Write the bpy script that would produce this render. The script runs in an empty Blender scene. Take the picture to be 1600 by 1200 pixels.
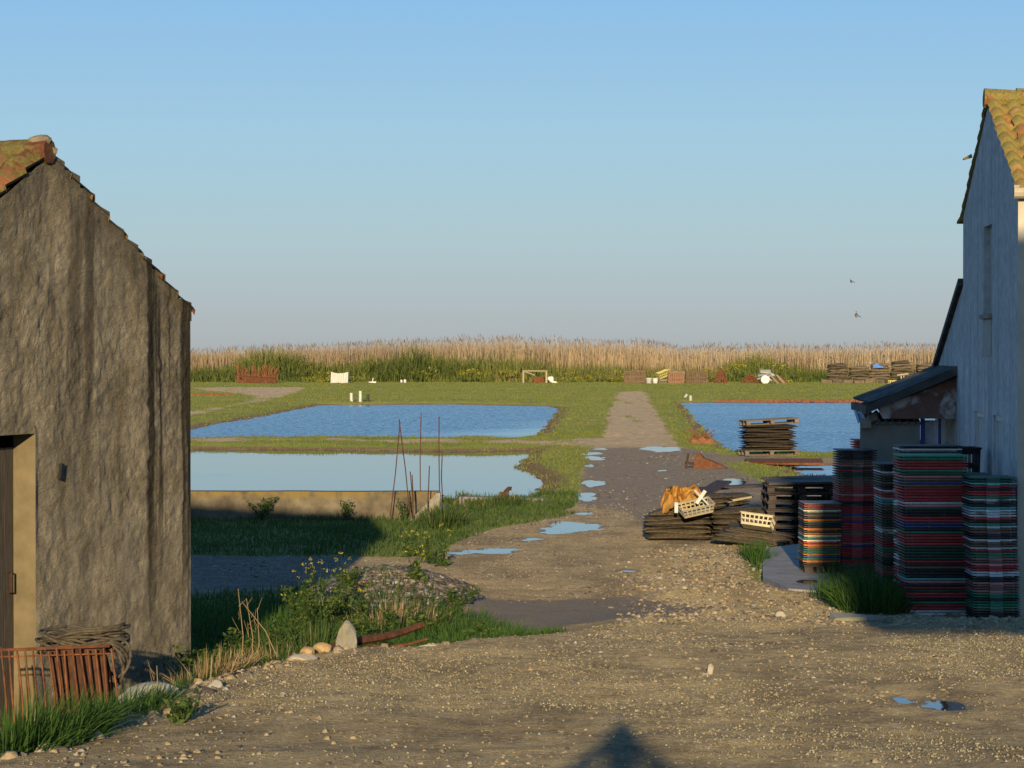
import bpy, math, random
import numpy as np
from mathutils import Vector
R = math.radians
random.seed(7)
rng = np.random.default_rng(7)
SC = bpy.context.scene
COL = SC.collection

# ------------------------------------------------------------------ camera, sky, sun, exposure
F = 4000.0                    # focal length in pixels of the 1600 px wide photograph
HC = 2.7                      # camera height above the yard
TILT = math.atan(47 / F)
cam_d = bpy.data.cameras.new('camera'); cam_d.sensor_width = 36; cam_d.lens = F / 1600 * 36
cam_d.clip_start = 0.1; cam_d.clip_end = 20000
cam = bpy.data.objects.new('camera', cam_d); COL.objects.link(cam)
cam.location = (0, 0, HC); cam.rotation_euler = (R(90) - TILT, 0, 0)
SC.camera = cam

EXPO = 0.55; SKY_DIV = 2 ** EXPO
SUN_EL = R(10.2); SUN_AZ = R(2.6)      # light travels towards +Y, a little to the right
world = bpy.data.worlds.new('World'); SC.world = world; world.use_nodes = True
wn = world.node_tree.nodes; wl = world.node_tree.links
sky = wn.new('ShaderNodeTexSky'); sky.sky_type = 'NISHITA'; sky.sun_disc = False
sky.sun_elevation = SUN_EL; sky.sun_rotation = R(180) + SUN_AZ
sky.air_density = 1.0; sky.dust_density = 0.6; sky.ozone_density = 2.0; sky.altitude = 0
bg = wn['Background']; bg.inputs['Strength'].default_value = 0.1
# clear evening air: the low sky keeps a grey blue, so the Nishita sky is blended with a measured height gradient
tcw = wn.new('ShaderNodeTexCoord'); sxw = wn.new('ShaderNodeSeparateXYZ'); wl.new(tcw.outputs['Generated'], sxw.inputs[0])
grad = wn.new('ShaderNodeValToRGB'); ge = grad.color_ramp.elements
GST = [(0, (.385, .43, .475)), (.018, (.39, .47, .535)), (.045, (.38, .535, .625)), (.08, (.335, .555, .725)), (.137, (.24, .49, .79)), (.3, (.11, .32, .68)), (1, (.04, .13, .36))]
while len(ge) < len(GST): ge.new(.5)
for k, (p_, c_) in enumerate(GST): ge[k].position = p_; ge[k].color = (c_[0] / SKY_DIV, c_[1] / SKY_DIV, c_[2] / SKY_DIV, 1)
wl.new(sxw.outputs[2], grad.inputs[0])
gsc = wn.new('ShaderNodeMix'); gsc.data_type = 'RGBA'; gsc.inputs[0].default_value = .88
gm_ = wn.new('ShaderNodeVectorMath'); gm_.operation = 'SCALE'; gm_.inputs['Scale'].default_value = 10.0
wl.new(grad.outputs[0], gm_.inputs[0]); wl.new(sky.outputs[0], gsc.inputs[6]); wl.new(gm_.outputs[0], gsc.inputs[7])
wl.new(gsc.outputs[2], bg.inputs['Color'])
sun_d = bpy.data.lights.new('sun', 'SUN'); sun_d.energy = 4.4; sun_d.angle = R(0.5); sun_d.color = (1.0, 0.79, 0.49)
sun = bpy.data.objects.new('sun', sun_d); COL.objects.link(sun)
Ldir = Vector((math.sin(SUN_AZ) * math.cos(SUN_EL), math.cos(SUN_AZ) * math.cos(SUN_EL), -math.sin(SUN_EL)))
sun.rotation_euler = Ldir.to_track_quat('-Z', 'Y').to_euler(); sun.location = (-5, -40, 30)
SC.view_settings.view_transform = 'Standard'; SC.view_settings.look = 'None'
SC.view_settings.exposure = EXPO; SC.view_settings.gamma = 1.0

# ------------------------------------------------------------------ geometry helpers
ca, sa = math.cos(TILT), math.sin(TILT)
def ray(px, py):
    x = (px - 800) / F; u = -(py - 600) / F
    return Vector((x, ca + u * sa, -sa + u * ca))
def P(px, py, z=0.0):                 # point at height z seen at a pixel of the photograph
    d = ray(px, py); t = (z - HC) / d.z
    return Vector((d.x * t, d.y * t, z))
def PD(px, py, D):                    # point at distance D seen at a pixel
    d = ray(px, py); t = D / d.y
    return Vector((d.x * t, D, HC + d.z * t))

def sstep(a, b, x):
    t = np.clip((x - a) / (b - a), 0, 1); return t * t * (3 - 2 * t)
def _hash(ix, iy, s):
    h = (ix.astype(np.int64) * 374761393 + iy.astype(np.int64) * 668265263 + s * 974634777) & 0xffffffff
    h = ((h ^ (h >> 13)) * 1274126177) & 0xffffffff
    return ((h ^ (h >> 16)) & 0xffff) / 65535.0
def vn(x, y, s=0):
    x = np.asarray(x, float); y = np.asarray(y, float)
    ix = np.floor(x); iy = np.floor(y); fx = x - ix; fy = y - iy
    fx = fx * fx * (3 - 2 * fx); fy = fy * fy * (3 - 2 * fy)
    a = _hash(ix, iy, s); b = _hash(ix + 1, iy, s); c = _hash(ix, iy + 1, s); d = _hash(ix + 1, iy + 1, s)
    return (a * (1 - fx) + b * fx) * (1 - fy) + (c * (1 - fx) + d * fx) * fy
def fbm(x, y, s=0, o=4):
    r = 0; a = .5; t = 0
    for i in range(o):
        r = r + a * vn(x * 2 ** i, y * 2 ** i, s + i); t += a; a *= .5
    return r / t
def sdist(x, y, poly):                # signed distance, negative inside
    x = np.asarray(x, float); y = np.asarray(y, float)
    d = np.full(x.shape, 1e9); ins = np.zeros(x.shape, bool); n = len(poly)
    for i in range(n):
        ax, ay = poly[i][0], poly[i][1]; bx, by = poly[(i + 1) % n][0], poly[(i + 1) % n][1]
        ex, ey = bx - ax, by - ay; L = ex * ex + ey * ey + 1e-12
        t = np.clip(((x - ax) * ex + (y - ay) * ey) / L, 0, 1)
        d = np.minimum(d, np.hypot(x - ax - t * ex, y - ay - t * ey))
        c = ((ay > y) != (by > y)) & (x < (bx - ax) * (y - ay) / (by - ay + 1e-12) + ax)
        ins ^= c
    return np.where(ins, -d, d)

def tag(o, label=None, cat=None, group=None, kind=None):
    if label: o['label'] = label
    if cat: o['category'] = cat
    if group: o['group'] = group
    if kind: o['kind'] = kind
    return o
def empty(name, loc, rz=0, label=None, cat=None, group=None):
    o = bpy.data.objects.new(name, None); COL.objects.link(o); o.empty_display_size = .1
    o.location = loc; o.rotation_euler = (0, 0, rz)
    return tag(o, label, cat, group)
def link(name, me, parent=None):
    o = bpy.data.objects.new(name, me); COL.objects.link(o)
    if parent: o.parent = parent
    return o
def fast_mesh(name, V, quads=None, tris=None, mat=None, attrs=None, smooth=False):
    me = bpy.data.meshes.new(name)
    nq = 0 if quads is None else len(quads); nt = 0 if tris is None else len(tris)
    me.vertices.add(len(V)); me.vertices.foreach_set('co', np.asarray(V, np.float32).ravel())
    li = []
    if nq: li.append(np.asarray(quads, np.int32).ravel())
    if nt: li.append(np.asarray(tris, np.int32).ravel())
    li = np.concatenate(li); me.loops.add(len(li)); me.loops.foreach_set('vertex_index', li)
    me.polygons.add(nq + nt)
    starts = np.concatenate([np.arange(nq) * 4, nq * 4 + np.arange(nt) * 3]).astype(np.int32)
    me.polygons.foreach_set('loop_start', starts)
    if smooth: me.polygons.foreach_set('use_smooth', np.ones(nq + nt, bool))
    if attrs:
        for k, v in attrs.items():
            a = me.attributes.new(k, 'FLOAT', 'POINT'); a.data.foreach_set('value', np.asarray(v, np.float32))
    if mat: me.materials.append(mat)
    me.update(calc_edges=True); me.validate()
    return me

class MB:
    def __init__(s): s.v = []; s.f = []
    def quad(s, *p):
        n = len(s.v); s.v += [tuple(q) for q in p]; s.f.append(tuple(range(n, n + len(p)))); return s
    def box(s, c, size, rz=0, rx=0, ry=0, taper=1.0, jit=0):
        n = len(s.v); hx, hy, hz = size[0] / 2, size[1] / 2, size[2] / 2
        M = None
        if rz or rx or ry:
            from mathutils import Euler
            M = Euler((rx, ry, rz)).to_matrix()
        for dz in (-1, 1):
            t = taper if dz > 0 else 1
            for dx, dy in ((-1, -1), (1, -1), (1, 1), (-1, 1)):
                p = Vector((dx * hx * t, dy * hy * t, dz * hz))
                if jit: p += Vector((random.uniform(-jit, jit), random.uniform(-jit, jit), random.uniform(-jit, jit)))
                if M: p = M @ p
                s.v.append((p.x + c[0], p.y + c[1], p.z + c[2]))
        for f in ((3, 2, 1, 0), (4, 5, 6, 7), (0, 1, 5, 4), (1, 2, 6, 5), (2, 3, 7, 6), (3, 0, 4, 7)):
            s.f.append(tuple(n + i for i in f))
        return s
    def tube(s, pts, r, seg=6, cap=True):
        pts = [Vector(p) for p in pts]; n0 = len(s.v); m = len(pts)
        for i, p in enumerate(pts):
            t = (pts[min(i + 1, m - 1)] - pts[max(i - 1, 0)]).normalized()
            a = t.orthogonal().normalized() if i == 0 else (pa - t * pa.dot(t)).normalized()
            pa = a; b = t.cross(a)
            rr = r[i] if isinstance(r, (list, tuple)) else r
            for k in range(seg):
                w = 2 * math.pi * k / seg; q = p + (a * math.cos(w) + b * math.sin(w)) * rr
                s.v.append(tuple(q))
        for i in range(m - 1):
            for k in range(seg):
                k2 = (k + 1) % seg
                s.f.append((n0 + i * seg + k, n0 + i * seg + k2, n0 + (i + 1) * seg + k2, n0 + (i + 1) * seg + k))
        if cap:
            s.f.append(tuple(n0 + k for k in reversed(range(seg)))); s.f.append(tuple(n0 + (m - 1) * seg + k for k in range(seg)))
        return s
    def prism(s, poly, axis_vec):          # polygon (3D points) extruded by a vector
        n = len(s.v); m = len(poly); a = Vector(axis_vec)
        s.v += [tuple(p) for p in poly] + [tuple(Vector(p) + a) for p in poly]
        s.f.append(tuple(range(n, n + m))); s.f.append(tuple(reversed(range(n + m, n + 2 * m))))
        for i in range(m):
            j = (i + 1) % m; s.f.append((n + j, n + i, n + m + i, n + m + j))
        return s
    def grid(s, fn, nu, nv):
        n = len(s.v)
        for j in range(nv + 1):
            for i in range(nu + 1): s.v.append(tuple(fn(i / nu, j / nv)))
        for j in range(nv):
            for i in range(nu):
                a = n + j * (nu + 1) + i; s.f.append((a, a + 1, a + nu + 2, a + nu + 1))
        return s
    def rock(s, c, r, seed=0, sub=2):
        import bmesh
        bm = bmesh.new(); bmesh.ops.create_icosphere(bm, subdivisions=sub, radius=1)
        rr = random.Random(seed); dirs = [Vector((rr.gauss(0, 1), rr.gauss(0, 1), rr.gauss(0, 1))).normalized() for _ in range(9)]
        offs = [rr.uniform(.55, .9) for _ in range(9)]
        n = len(s.v); bm.verts.ensure_lookup_table()
        for v in bm.verts:
            p = v.co.copy()
            for d, o in zip(dirs, offs):
                k = p.dot(d)
                if k > o: p -= d * (k - o)
            p *= 1 + rr.uniform(-.03, .03)
            s.v.append((c[0] + p.x * r[0], c[1] + p.y * r[1], c[2] + p.z * r[2]))
        for f in bm.faces: s.f.append(tuple(n + v.index for v in f.verts))
        bm.free(); return s
    def mesh(s, name, mat, smooth=False):
        me = bpy.data.meshes.new(name); me.from_pydata(s.v, [], s.f)
        if mat: me.materials.append(mat)
        if smooth: me.polygons.foreach_set('use_smooth', np.ones(len(me.polygons), bool))
        import bmesh
        bm = bmesh.new(); bm.from_mesh(me); bmesh.ops.recalc_face_normals(bm, faces=bm.faces); bm.to_mesh(me); bm.free()
        me.update(); return me
    def build(s, name, mat, parent=None, smooth=False):
        return link(name, s.mesh(name, mat, smooth), parent)

# ------------------------------------------------------------------ materials
def nt_new(name):
    m = bpy.data.materials.new(name); m.use_nodes = True
    n = m.node_tree.nodes; b = n['Principled BSDF']
    b.inputs['Specular IOR Level'].default_value = .25
    return m, n, m.node_tree.links, b
def ramp(n, stops):
    r = n.new('ShaderNodeValToRGB'); e = r.color_ramp.elements
    while len(e) < len(stops): e.new(.5)
    for k, (p, c) in enumerate(stops):
        e[k].position = p; e[k].color = (c[0], c[1], c[2], 1)
    return r
def mixrgb(n, l, fac, a, b, mode='MIX'):
    m = n.new('ShaderNodeMix'); m.data_type = 'RGBA'; m.blend_type = mode
    for s, v in ((m.inputs[0], fac), (m.inputs[6], a), (m.inputs[7], b)):
        if hasattr(v, 'links') or isinstance(v, bpy.types.NodeSocket): l.new(v, s)
        elif isinstance(v, (int, float)): s.default_value = v
        else: s.default_value = (v[0], v[1], v[2], 1)
    return m.outputs[2]
def math_n(n, l, op, a, b=None, c=None, clamp=False):
    m = n.new('ShaderNodeMath'); m.operation = op; m.use_clamp = clamp
    for i, v in enumerate((a, b, c)):
        if v is None: continue
        if isinstance(v, bpy.types.NodeSocket): l.new(v, m.inputs[i])
        else: m.inputs[i].default_value = v
    return m.outputs[0]
def smooth_n(n, l, v, a, b):
    m = n.new('ShaderNodeMapRange'); m.interpolation_type = 'SMOOTHSTEP'
    l.new(v, m.inputs[0]); m.inputs[1].default_value = a; m.inputs[2].default_value = b
    return m.outputs[0]
def noise_n(n, l, vec, scale, detail=4, rough=.55, dist=0):
    t = n.new('ShaderNodeTexNoise'); t.inputs['Scale'].default_value = scale; t.inputs['Detail'].default_value = detail
    t.inputs['Roughness'].default_value = rough; t.inputs['Distortion'].default_value = dist
    l.new(vec, t.inputs['Vector']); return t.outputs['Fac']
def mapped(n, l, vec, scale):
    m = n.new('ShaderNodeMapping'); m.inputs['Scale'].default_value = scale; l.new(vec, m.inputs['Vector']); return m.outputs[0]
def bump_n(n, l, h, strength, dist):
    b = n.new('ShaderNodeBump'); b.inputs['Strength'].default_value = strength; b.inputs['Distance'].default_value = dist
    l.new(h, b.inputs['Height']); return b
def pmat(name, c1, c2, scale=8, rough=.8, bump=.4, bdist=.01, metallic=0, stretch=(1, 1, 1), c3=None, s3=3, t3=.6, rnd=.25, spec=.25, detail=5):
    m, n, l, b = nt_new(name)
    tc = n.new('ShaderNodeTexCoord').outputs['Object']
    oi = n.new('ShaderNodeObjectInfo')
    add = n.new('ShaderNodeVectorMath'); add.operation = 'MULTIPLY_ADD'
    l.new(oi.outputs['Random'], add.inputs[0]); add.inputs[1].default_value = (13, 7, 19); l.new(tc, add.inputs[2])
    v = mapped(n, l, add.outputs[0], stretch)
    f = noise_n(n, l, v, scale, detail, .6)
    col = ramp(n, [(.3, c1), (.7, c2)]); l.new(f, col.inputs[0]); out = col.outputs[0]
    if c3:
        g = noise_n(n, l, v, s3, 4, .6); g = smooth_n(n, l, g, t3 - .06, t3 + .06); out = mixrgb(n, l, g, out, c3)
    if rnd:
        k = math_n(n, l, 'MULTIPLY_ADD', oi.outputs['Random'], 2 * rnd, 1 - rnd)
        hs = n.new('ShaderNodeHueSaturation'); l.new(k, hs.inputs['Value']); l.new(out, hs.inputs['Color']); out = hs.outputs[0]
    l.new(out, b.inputs['Base Color']); b.inputs['Roughness'].default_value = rough; b.inputs['Metallic'].default_value = metallic
    b.inputs['Specular IOR Level'].default_value = spec
    if bump: l.new(bump_n(n, l, f, bump, bdist).outputs[0], b.inputs['Normal'])
    return m
def leafmat(name, stops_tint, stops_h=None, transl=.3, hmix=None):
    """leaf/blade material: colour by a per-blade tint attribute, optionally blended by height along the blade"""
    m, n, l, b = nt_new(name)
    at = n.new('ShaderNodeAttribute'); at.attribute_name = 'tint'
    r = ramp(n, stops_tint); l.new(at.outputs['Fac'], r.inputs[0]); out = r.outputs[0]
    if stops_h:
        ah = n.new('ShaderNodeAttribute'); ah.attribute_name = 'hf'
        rh = ramp(n, stops_h); l.new(at.outputs['Fac'], rh.inputs[0])
        f = smooth_n(n, l, ah.outputs['Fac'], hmix[0], hmix[1]); out = mixrgb(n, l, f, out, rh.outputs[0])
    l.new(out, b.inputs['Base Color']); b.inputs['Roughness'].default_value = .65; b.inputs['Specular IOR Level'].default_value = .15
    tr = n.new('ShaderNodeBsdfTranslucent'); l.new(out, tr.inputs['Color'])
    mx = n.new('ShaderNodeMixShader'); mx.inputs[0].default_value = transl
    l.new(b.outputs[0], mx.inputs[1]); l.new(tr.outputs[0], mx.inputs[2]); l.new(mx.outputs[0], n['Material Output'].inputs[0])
    return m

M = {}
M['rust'] = pmat('rust', (.075, .028, .013), (.20, .075, .028), 14, .9, .6, .004, c3=(.09, .05, .03), s3=5)
M['rust_dark'] = pmat('rust_dark', (.045, .024, .016), (.12, .052, .026), 14, .9, .6, .004)
M['rust_orange'] = pmat('rust_orange', (.11, .046, .022), (.22, .095, .042), 6, .9, .6, .01)
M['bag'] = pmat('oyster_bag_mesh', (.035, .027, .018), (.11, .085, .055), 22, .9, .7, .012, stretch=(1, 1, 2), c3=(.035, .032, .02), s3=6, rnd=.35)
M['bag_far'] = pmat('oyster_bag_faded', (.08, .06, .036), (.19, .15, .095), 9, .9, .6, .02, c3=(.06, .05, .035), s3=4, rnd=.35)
M['wood'] = pmat('weathered_wood', (.10, .08, .055), (.22, .18, .13), 9, .85, .5, .006, stretch=(1, 6, 6))
M['wood_pale'] = pmat('pale_wood', (.22, .18, .10), (.42, .35, .22), 9, .85, .5, .006, stretch=(1, 6, 6))
M['wood_dark'] = pmat('dark_wet_wood', (.025, .018, .016), (.07, .05, .04), 9, .6, .5, .006, stretch=(1, 6, 6))
M['white'] = pmat('white_plastic', (.42, .41, .37), (.6, .59, .55), 5, .5, .1)
M['white_sheet'] = pmat('white_sheet', (.55, .53, .48), (.75, .72, .66), 3, .8, .3, .01, stretch=(4, 4, .5))
M['black'] = pmat('black_plastic', (.012, .012, .013), (.03, .03, .032), 6, .5, .2)
M['cream'] = pmat('cream_plastic', (.33, .28, .165), (.48, .42, .27), 5, .55, .1)
M['yellow'] = pmat('yellow_plastic', (.42, .36, .10), (.62, .55, .2), 5, .5, .1)
M['olive'] = pmat('olive_yellow_plastic', (.36, .34, .13), (.5, .48, .22), 6, .5, .1)
M['orange_cloth'] = pmat('orange_oilskin', (.22, .10, .015), (.38, .19, .038), 6, .6, .5, .02)
M['blue'] = pmat('blue_tarp', (.03, .12, .4), (.06, .2, .55), 6, .5, .4, .02)
M['rope'] = pmat('old_rope', (.04, .032, .021), (.11, .088, .058), 30, .9, .8, .004)
M['grey_block'] = pmat('grey_block', (.15, .13, .10), (.28, .25, .19), 6, .9, .6, .01)
M['stone'] = pmat('pale_stone', (.3, .25, .17), (.48, .42, .31), 7, .9, .6, .01)
M['stone_grey'] = pmat('grey_stone', (.22, .21, .17), (.36, .33, .26), 7, .9, .6, .01, c3=(.3, .28, .16), s3=4)
M['stone_ochre'] = pmat('ochre_stone', (.35, .22, .09), (.5, .36, .18), 9, .9, .6, .01)
M['rubble_dark'] = pmat('dark_rubble', (.12, .10, .065), (.22, .18, .12), 9, .9, .6, .01)
M['concrete'] = pmat('concrete_slab', (.24, .22, .19), (.36, .33, .29), 5, .85, .3, .004, c3=(.2, .18, .16), s3=2, rnd=0)
M['fibre'] = pmat('fibre_cement', (.045, .045, .04), (.10, .095, .085), 6, .9, .5, .008, c3=(.13, .12, .09), s3=3, rnd=0)
M['glass'] = pmat('dim_window', (.03, .035, .04), (.06, .065, .07), 3, .15, 0, spec=.5)
M['skin'] = pmat('skin', (.45, .28, .2), (.5, .32, .23), 8, .6, .05)
M['jacket'] = pmat('navy_jacket', (.02, .025, .05), (.04, .045, .08), 12, .8, .3)

def ground_mat():
    m, n, l, b = nt_new('ground')
    pos = n.new('ShaderNodeNewGeometry').outputs['Position']
    A = {}
    for k in ('grass', 'wet', 'pale', 'path', 'shore', 'mud'):
        a = n.new('ShaderNodeAttribute'); a.attribute_name = k; A[k] = a.outputs['Fac']
    nb = noise_n(n, l, pos, .6, 4); nm = noise_n(n, l, pos, 3.5, 6, .6); nf = noise_n(n, l, pos, 28, 5, .65)
    # gravel
    g = ramp(n, [(.25, (.20, .153, .079)), (.5, (.33, .256, .134)), (.8, (.44, .346, .187))]); l.new(nm, g.inputs[0])
    fine = ramp(n, [(.3, (.6, .6, .6)), (.7, (1.3, 1.3, 1.3))]); l.new(nf, fine.inputs[0])
    col = mixrgb(n, l, 1, g.outputs[0], fine.outputs[0], 'MULTIPLY')
    vor = n.new('ShaderNodeTexVoronoi'); vor.inputs['Scale'].default_value = 22; l.new(pos, vor.inputs['Vector'])
    sep = n.new('ShaderNodeSeparateColor'); l.new(vor.outputs['Color'], sep.inputs[0])
    st = math_n(n, l, 'MULTIPLY', math_n(n, l, 'GREATER_THAN', sep.outputs[0], .72), math_n(n, l, 'LESS_THAN', vor.outputs['Distance'], .5))
    stc = ramp(n, [(0, (.42, .30, .16)), (.5, (.46, .37, .24)), (1, (.52, .44, .31))]); l.new(sep.outputs[1], stc.inputs[0])
    stc2 = ramp(n, [(0, (.12, .09, .06)), (.35, (.40, .28, .13)), (.7, (.44, .33, .18)), (1, (.48, .40, .27))]); l.new(sep.outputs[2], stc2.inputs[0])
    palecol = mixrgb(n, l, math_n(n, l, 'MULTIPLY', st, .75), mixrgb(n, l, .6, col, (.44, .35, .165)), stc.outputs[0])
    vo2 = n.new('ShaderNodeTexVoronoi'); vo2.inputs['Scale'].default_value = 48; l.new(pos, vo2.inputs['Vector'])
    se2 = n.new('ShaderNodeSeparateColor'); l.new(vo2.outputs['Color'], se2.inputs[0])
    st2 = math_n(n, l, 'MULTIPLY', math_n(n, l, 'GREATER_THAN', se2.outputs[0], .6), smooth_n(n, l, noise_n(n, l, pos, 2.2, 5, .7), .42, .58))
    grn = ramp(n, [(.3, (.5, .5, .52)), (.55, (1, 1, 1)), (.75, (1.35, 1.3, 1.2))]); l.new(noise_n(n, l, pos, 85, 3, .7), grn.inputs[0])
    col = mixrgb(n, l, 1, col, grn.outputs[0], 'MULTIPLY')
    col = mixrgb(n, l, math_n(n, l, 'MULTIPLY', st2, .8), col, stc2.outputs[0])
    pm = smooth_n(n, l, math_n(n, l, 'ADD', A['pale'], math_n(n, l, 'MULTIPLY_ADD', nm, .9, -.45)), .25, .75)
    col = mixrgb(n, l, math_n(n, l, 'MULTIPLY', st, .35), col, stc.outputs[0])
    col = mixrgb(n, l, pm, col, palecol)
    rut = ramp(n, [(.36, (.70, .69, .68)), (.5, (1, 1, 1)), (.66, (1.16, 1.16, 1.14))]); l.new(noise_n(n, l, mapped(n, l, pos, (.9, .35, 1)), 1.5, 5, .6), rut.inputs[0]); col = mixrgb(n, l, 1, col, rut.outputs[0], 'MULTIPLY')
    # path
    ppm = smooth_n(n, l, math_n(n, l, 'ADD', A['path'], math_n(n, l, 'MULTIPLY_ADD', nm, .6, -.3)), .3, .7)
    pcol = ramp(n, [(.3, (.24, .19, .12)), (.7, (.42, .335, .22))]); l.new(nm, pcol.inputs[0])
    col = mixrgb(n, l, ppm, col, pcol.outputs[0])
    # wet dark gravel with shell crumbs
    wm = smooth_n(n, l, math_n(n, l, 'ADD', A['wet'], math_n(n, l, 'MULTIPLY_ADD', nm, 1.0, -.5)), .3, .7)
    wcol = ramp(n, [(.3, (.11, .09, .066)), (.7, (.26, .21, .15))]); l.new(nf, wcol.inputs[0])
    col = mixrgb(n, l, wm, col, wcol.outputs[0])
    # mud / shore
    sm = smooth_n(n, l, math_n(n, l, 'ADD', A['shore'], math_n(n, l, 'MULTIPLY_ADD', nm, .8, -.4)), .35, .7)
    # grass
    gm = smooth_n(n, l, math_n(n, l, 'ADD', A['grass'], math_n(n, l, 'MULTIPLY_ADD', nm, .9, -.45)), .35, .65)
    gmix = math_n(n, l, 'MULTIPLY_ADD', nm, .38, math_n(n, l, 'MULTIPLY_ADD', nb, .32, math_n(n, l, 'MULTIPLY', noise_n(n, l, pos, .13, 3), .30)))
    gc = ramp(n, [(.3, (.075, .105, .018)), (.45, (.155, .19, .03)), (.57, (.225, .22, .045)), (.7, (.29, .22, .085))]); l.new(gmix, gc.inputs[0])
    gcol = mixrgb(n, l, 1, gc.outputs[0], fine.outputs[0], 'MULTIPLY')
    col = mixrgb(n, l, gm, col, gcol)
    mc = ramp(n, [(.3, (.10, .05, .03)), (.6, (.17, .12, .07)), (.8, (.12, .13, .05))]); l.new(nm, mc.inputs[0])
    col = mixrgb(n, l, sm, col, mc.outputs[0])
    dm = smooth_n(n, l, math_n(n, l, 'ADD', A['mud'], math_n(n, l, 'MULTIPLY_ADD', nm, 1.1, -.55)), .3, .8); col = mixrgb(n, l, math_n(n, l, 'MULTIPLY', dm, .7), col, (.13, .105, .068))
    l.new(col, b.inputs['Base Color'])
    rr = math_n(n, l, 'MULTIPLY_ADD', math_n(n, l, 'MAXIMUM', math_n(n, l, 'MULTIPLY', wm, smooth_n(n, l, nm, .45, .6)), dm), -.28, .92)
    l.new(rr, b.inputs['Roughness']); b.inputs['Diffuse Roughness'].default_value = 1.0
    h = math_n(n, l, 'MULTIPLY_ADD', st, .5, math_n(n, l, 'ADD', nf, math_n(n, l, 'MULTIPLY', nm, .8)))
    l.new(bump_n(n, l, h, 1.0, .05).outputs[0], b.inputs['Normal'])
    return m
M['ground'] = ground_mat()

def water_mat(name, calm_scale, strength, base=(.015, .03, .035), wscale=3.0, edge=None, floor=.05, bias=0.0, lean=True):
    m, n, l, b = nt_new(name)
    pos = n.new('ShaderNodeNewGeometry').outputs['Position']
    b.inputs['Base Color'].default_value = (*base, 1); b.inputs['IOR'].default_value = 1.33
    b.inputs['Specular IOR Level'].default_value = .5
    b.inputs['Roughness'].default_value = .03
    t = n.new('ShaderNodeTexNoise'); t.inputs['Scale'].default_value = wscale; t.inputs['Detail'].default_value = 4; t.inputs['Roughness'].default_value = .6
    l.new(mapped(n, l, pos, (.7, 1.3, 1)), t.inputs['Vector'])
    amp = smooth_n(n, l, noise_n(n, l, mapped(n, l, pos, (.35, .9, 1)), calm_scale, 3), .3, .7) if calm_scale else None
    if edge:     # ripples die out towards the sheltered side
        sx = n.new('ShaderNodeSeparateXYZ'); l.new(pos, sx.inputs[0])
        e = math_n(n, l, 'ADD', math_n(n, l, 'MULTIPLY', sx.outputs[0], edge[0]), math_n(n, l, 'MULTIPLY_ADD', sx.outputs[1], edge[1], edge[2]))
        e = math_n(n, l, 'ADD', e, math_n(n, l, 'MULTIPLY_ADD', amp, .5, -.25))
        amp = smooth_n(n, l, e, 0, 1)
    # wave slopes taken straight from a noise vector, so that distance does not iron the ripples out
    sub = n.new('ShaderNodeVectorMath'); sub.operation = 'SUBTRACT'; l.new(t.outputs['Color'], sub.inputs[0]); sub.inputs[1].default_value = (.5, .5, .5)
    sc = n.new('ShaderNodeVectorMath'); sc.operation = 'MULTIPLY'; l.new(sub.outputs[0], sc.inputs[0]); sc.inputs[1].default_value = (strength, strength, 0)
    v = sc.outputs[0]
    if lean:
        sp = n.new('ShaderNodeSeparateXYZ'); l.new(v, sp.inputs[0]); cb = n.new('ShaderNodeCombineXYZ'); l.new(sp.outputs[0], cb.inputs[0])
        l.new(math_n(n, l, 'MULTIPLY', math_n(n, l, 'ABSOLUTE', sp.outputs[1]), -1.0), cb.inputs[1]); v = cb.outputs[0]
    if amp is not None:
        s2 = n.new('ShaderNodeVectorMath'); s2.operation = 'SCALE'; l.new(v, s2.inputs[0])
        l.new(math_n(n, l, 'MULTIPLY_ADD', amp, 1 - floor, floor), s2.inputs['Scale']); v = s2.outputs[0]
    ad = n.new('ShaderNodeVectorMath'); ad.operation = 'ADD'; l.new(v, ad.inputs[0]); ad.inputs[1].default_value = (0, -bias, 1)
    no = n.new('ShaderNodeVectorMath'); no.operation = 'NORMALIZE'; l.new(ad.outputs[0], no.inputs[0])
    l.new(no.outputs[0], b.inputs['Normal'])
    return m

# ------------------------------------------------------------------ terrain
WZ = -0.15
def pxpoly(pts, z=0.0): return [tuple(P(x, y, z)[:2]) for x, y in pts]
pondA = pxpoly([(297, 702), (500, 703), (700, 706), (836, 704), (826, 712), (814, 721), (811, 731), (832, 742), (850, 758), (843, 772), (820, 782), (800, 789), (770, 788), (735, 783), (704, 779), (690, 773)], WZ) + [(-1.05, 42.1), (-34, 42.1), (-34, 76.5)]
pondB = [(-60, 86)] + pxpoly([(297, 671), (350, 661), (420, 649), (470, 639), (505, 633), (560, 633), (700, 632), (850, 635), (872, 638), (866, 650), (850, 668), (836, 683)], WZ) + [(.9, 84.5), (-20, 83.5), (-60, 83.5)]
pondC = pxpoly([(1064, 629.5), (1200, 629), (1500, 629), (1800, 629), (1800, 713), (1310, 713), (1170, 712), (1140, 705), (1118, 690), (1098, 668), (1078, 645)], WZ)
pondD = pxpoly([(1234, 728), (1400, 727), (1400, 752), (1262, 750)], WZ)
PONDS = [pondA, pondB, pondC, pondD]
bankline = [(-3.6, -40), (-3.3, 8), (-2.35, 13), (-2.1, 15), (-1.95, 16.9), (-1.5, 18.5), (-.6, 20.2), (.3, 22.5), (2, 27), (40, 27), (40, -40)]
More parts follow.
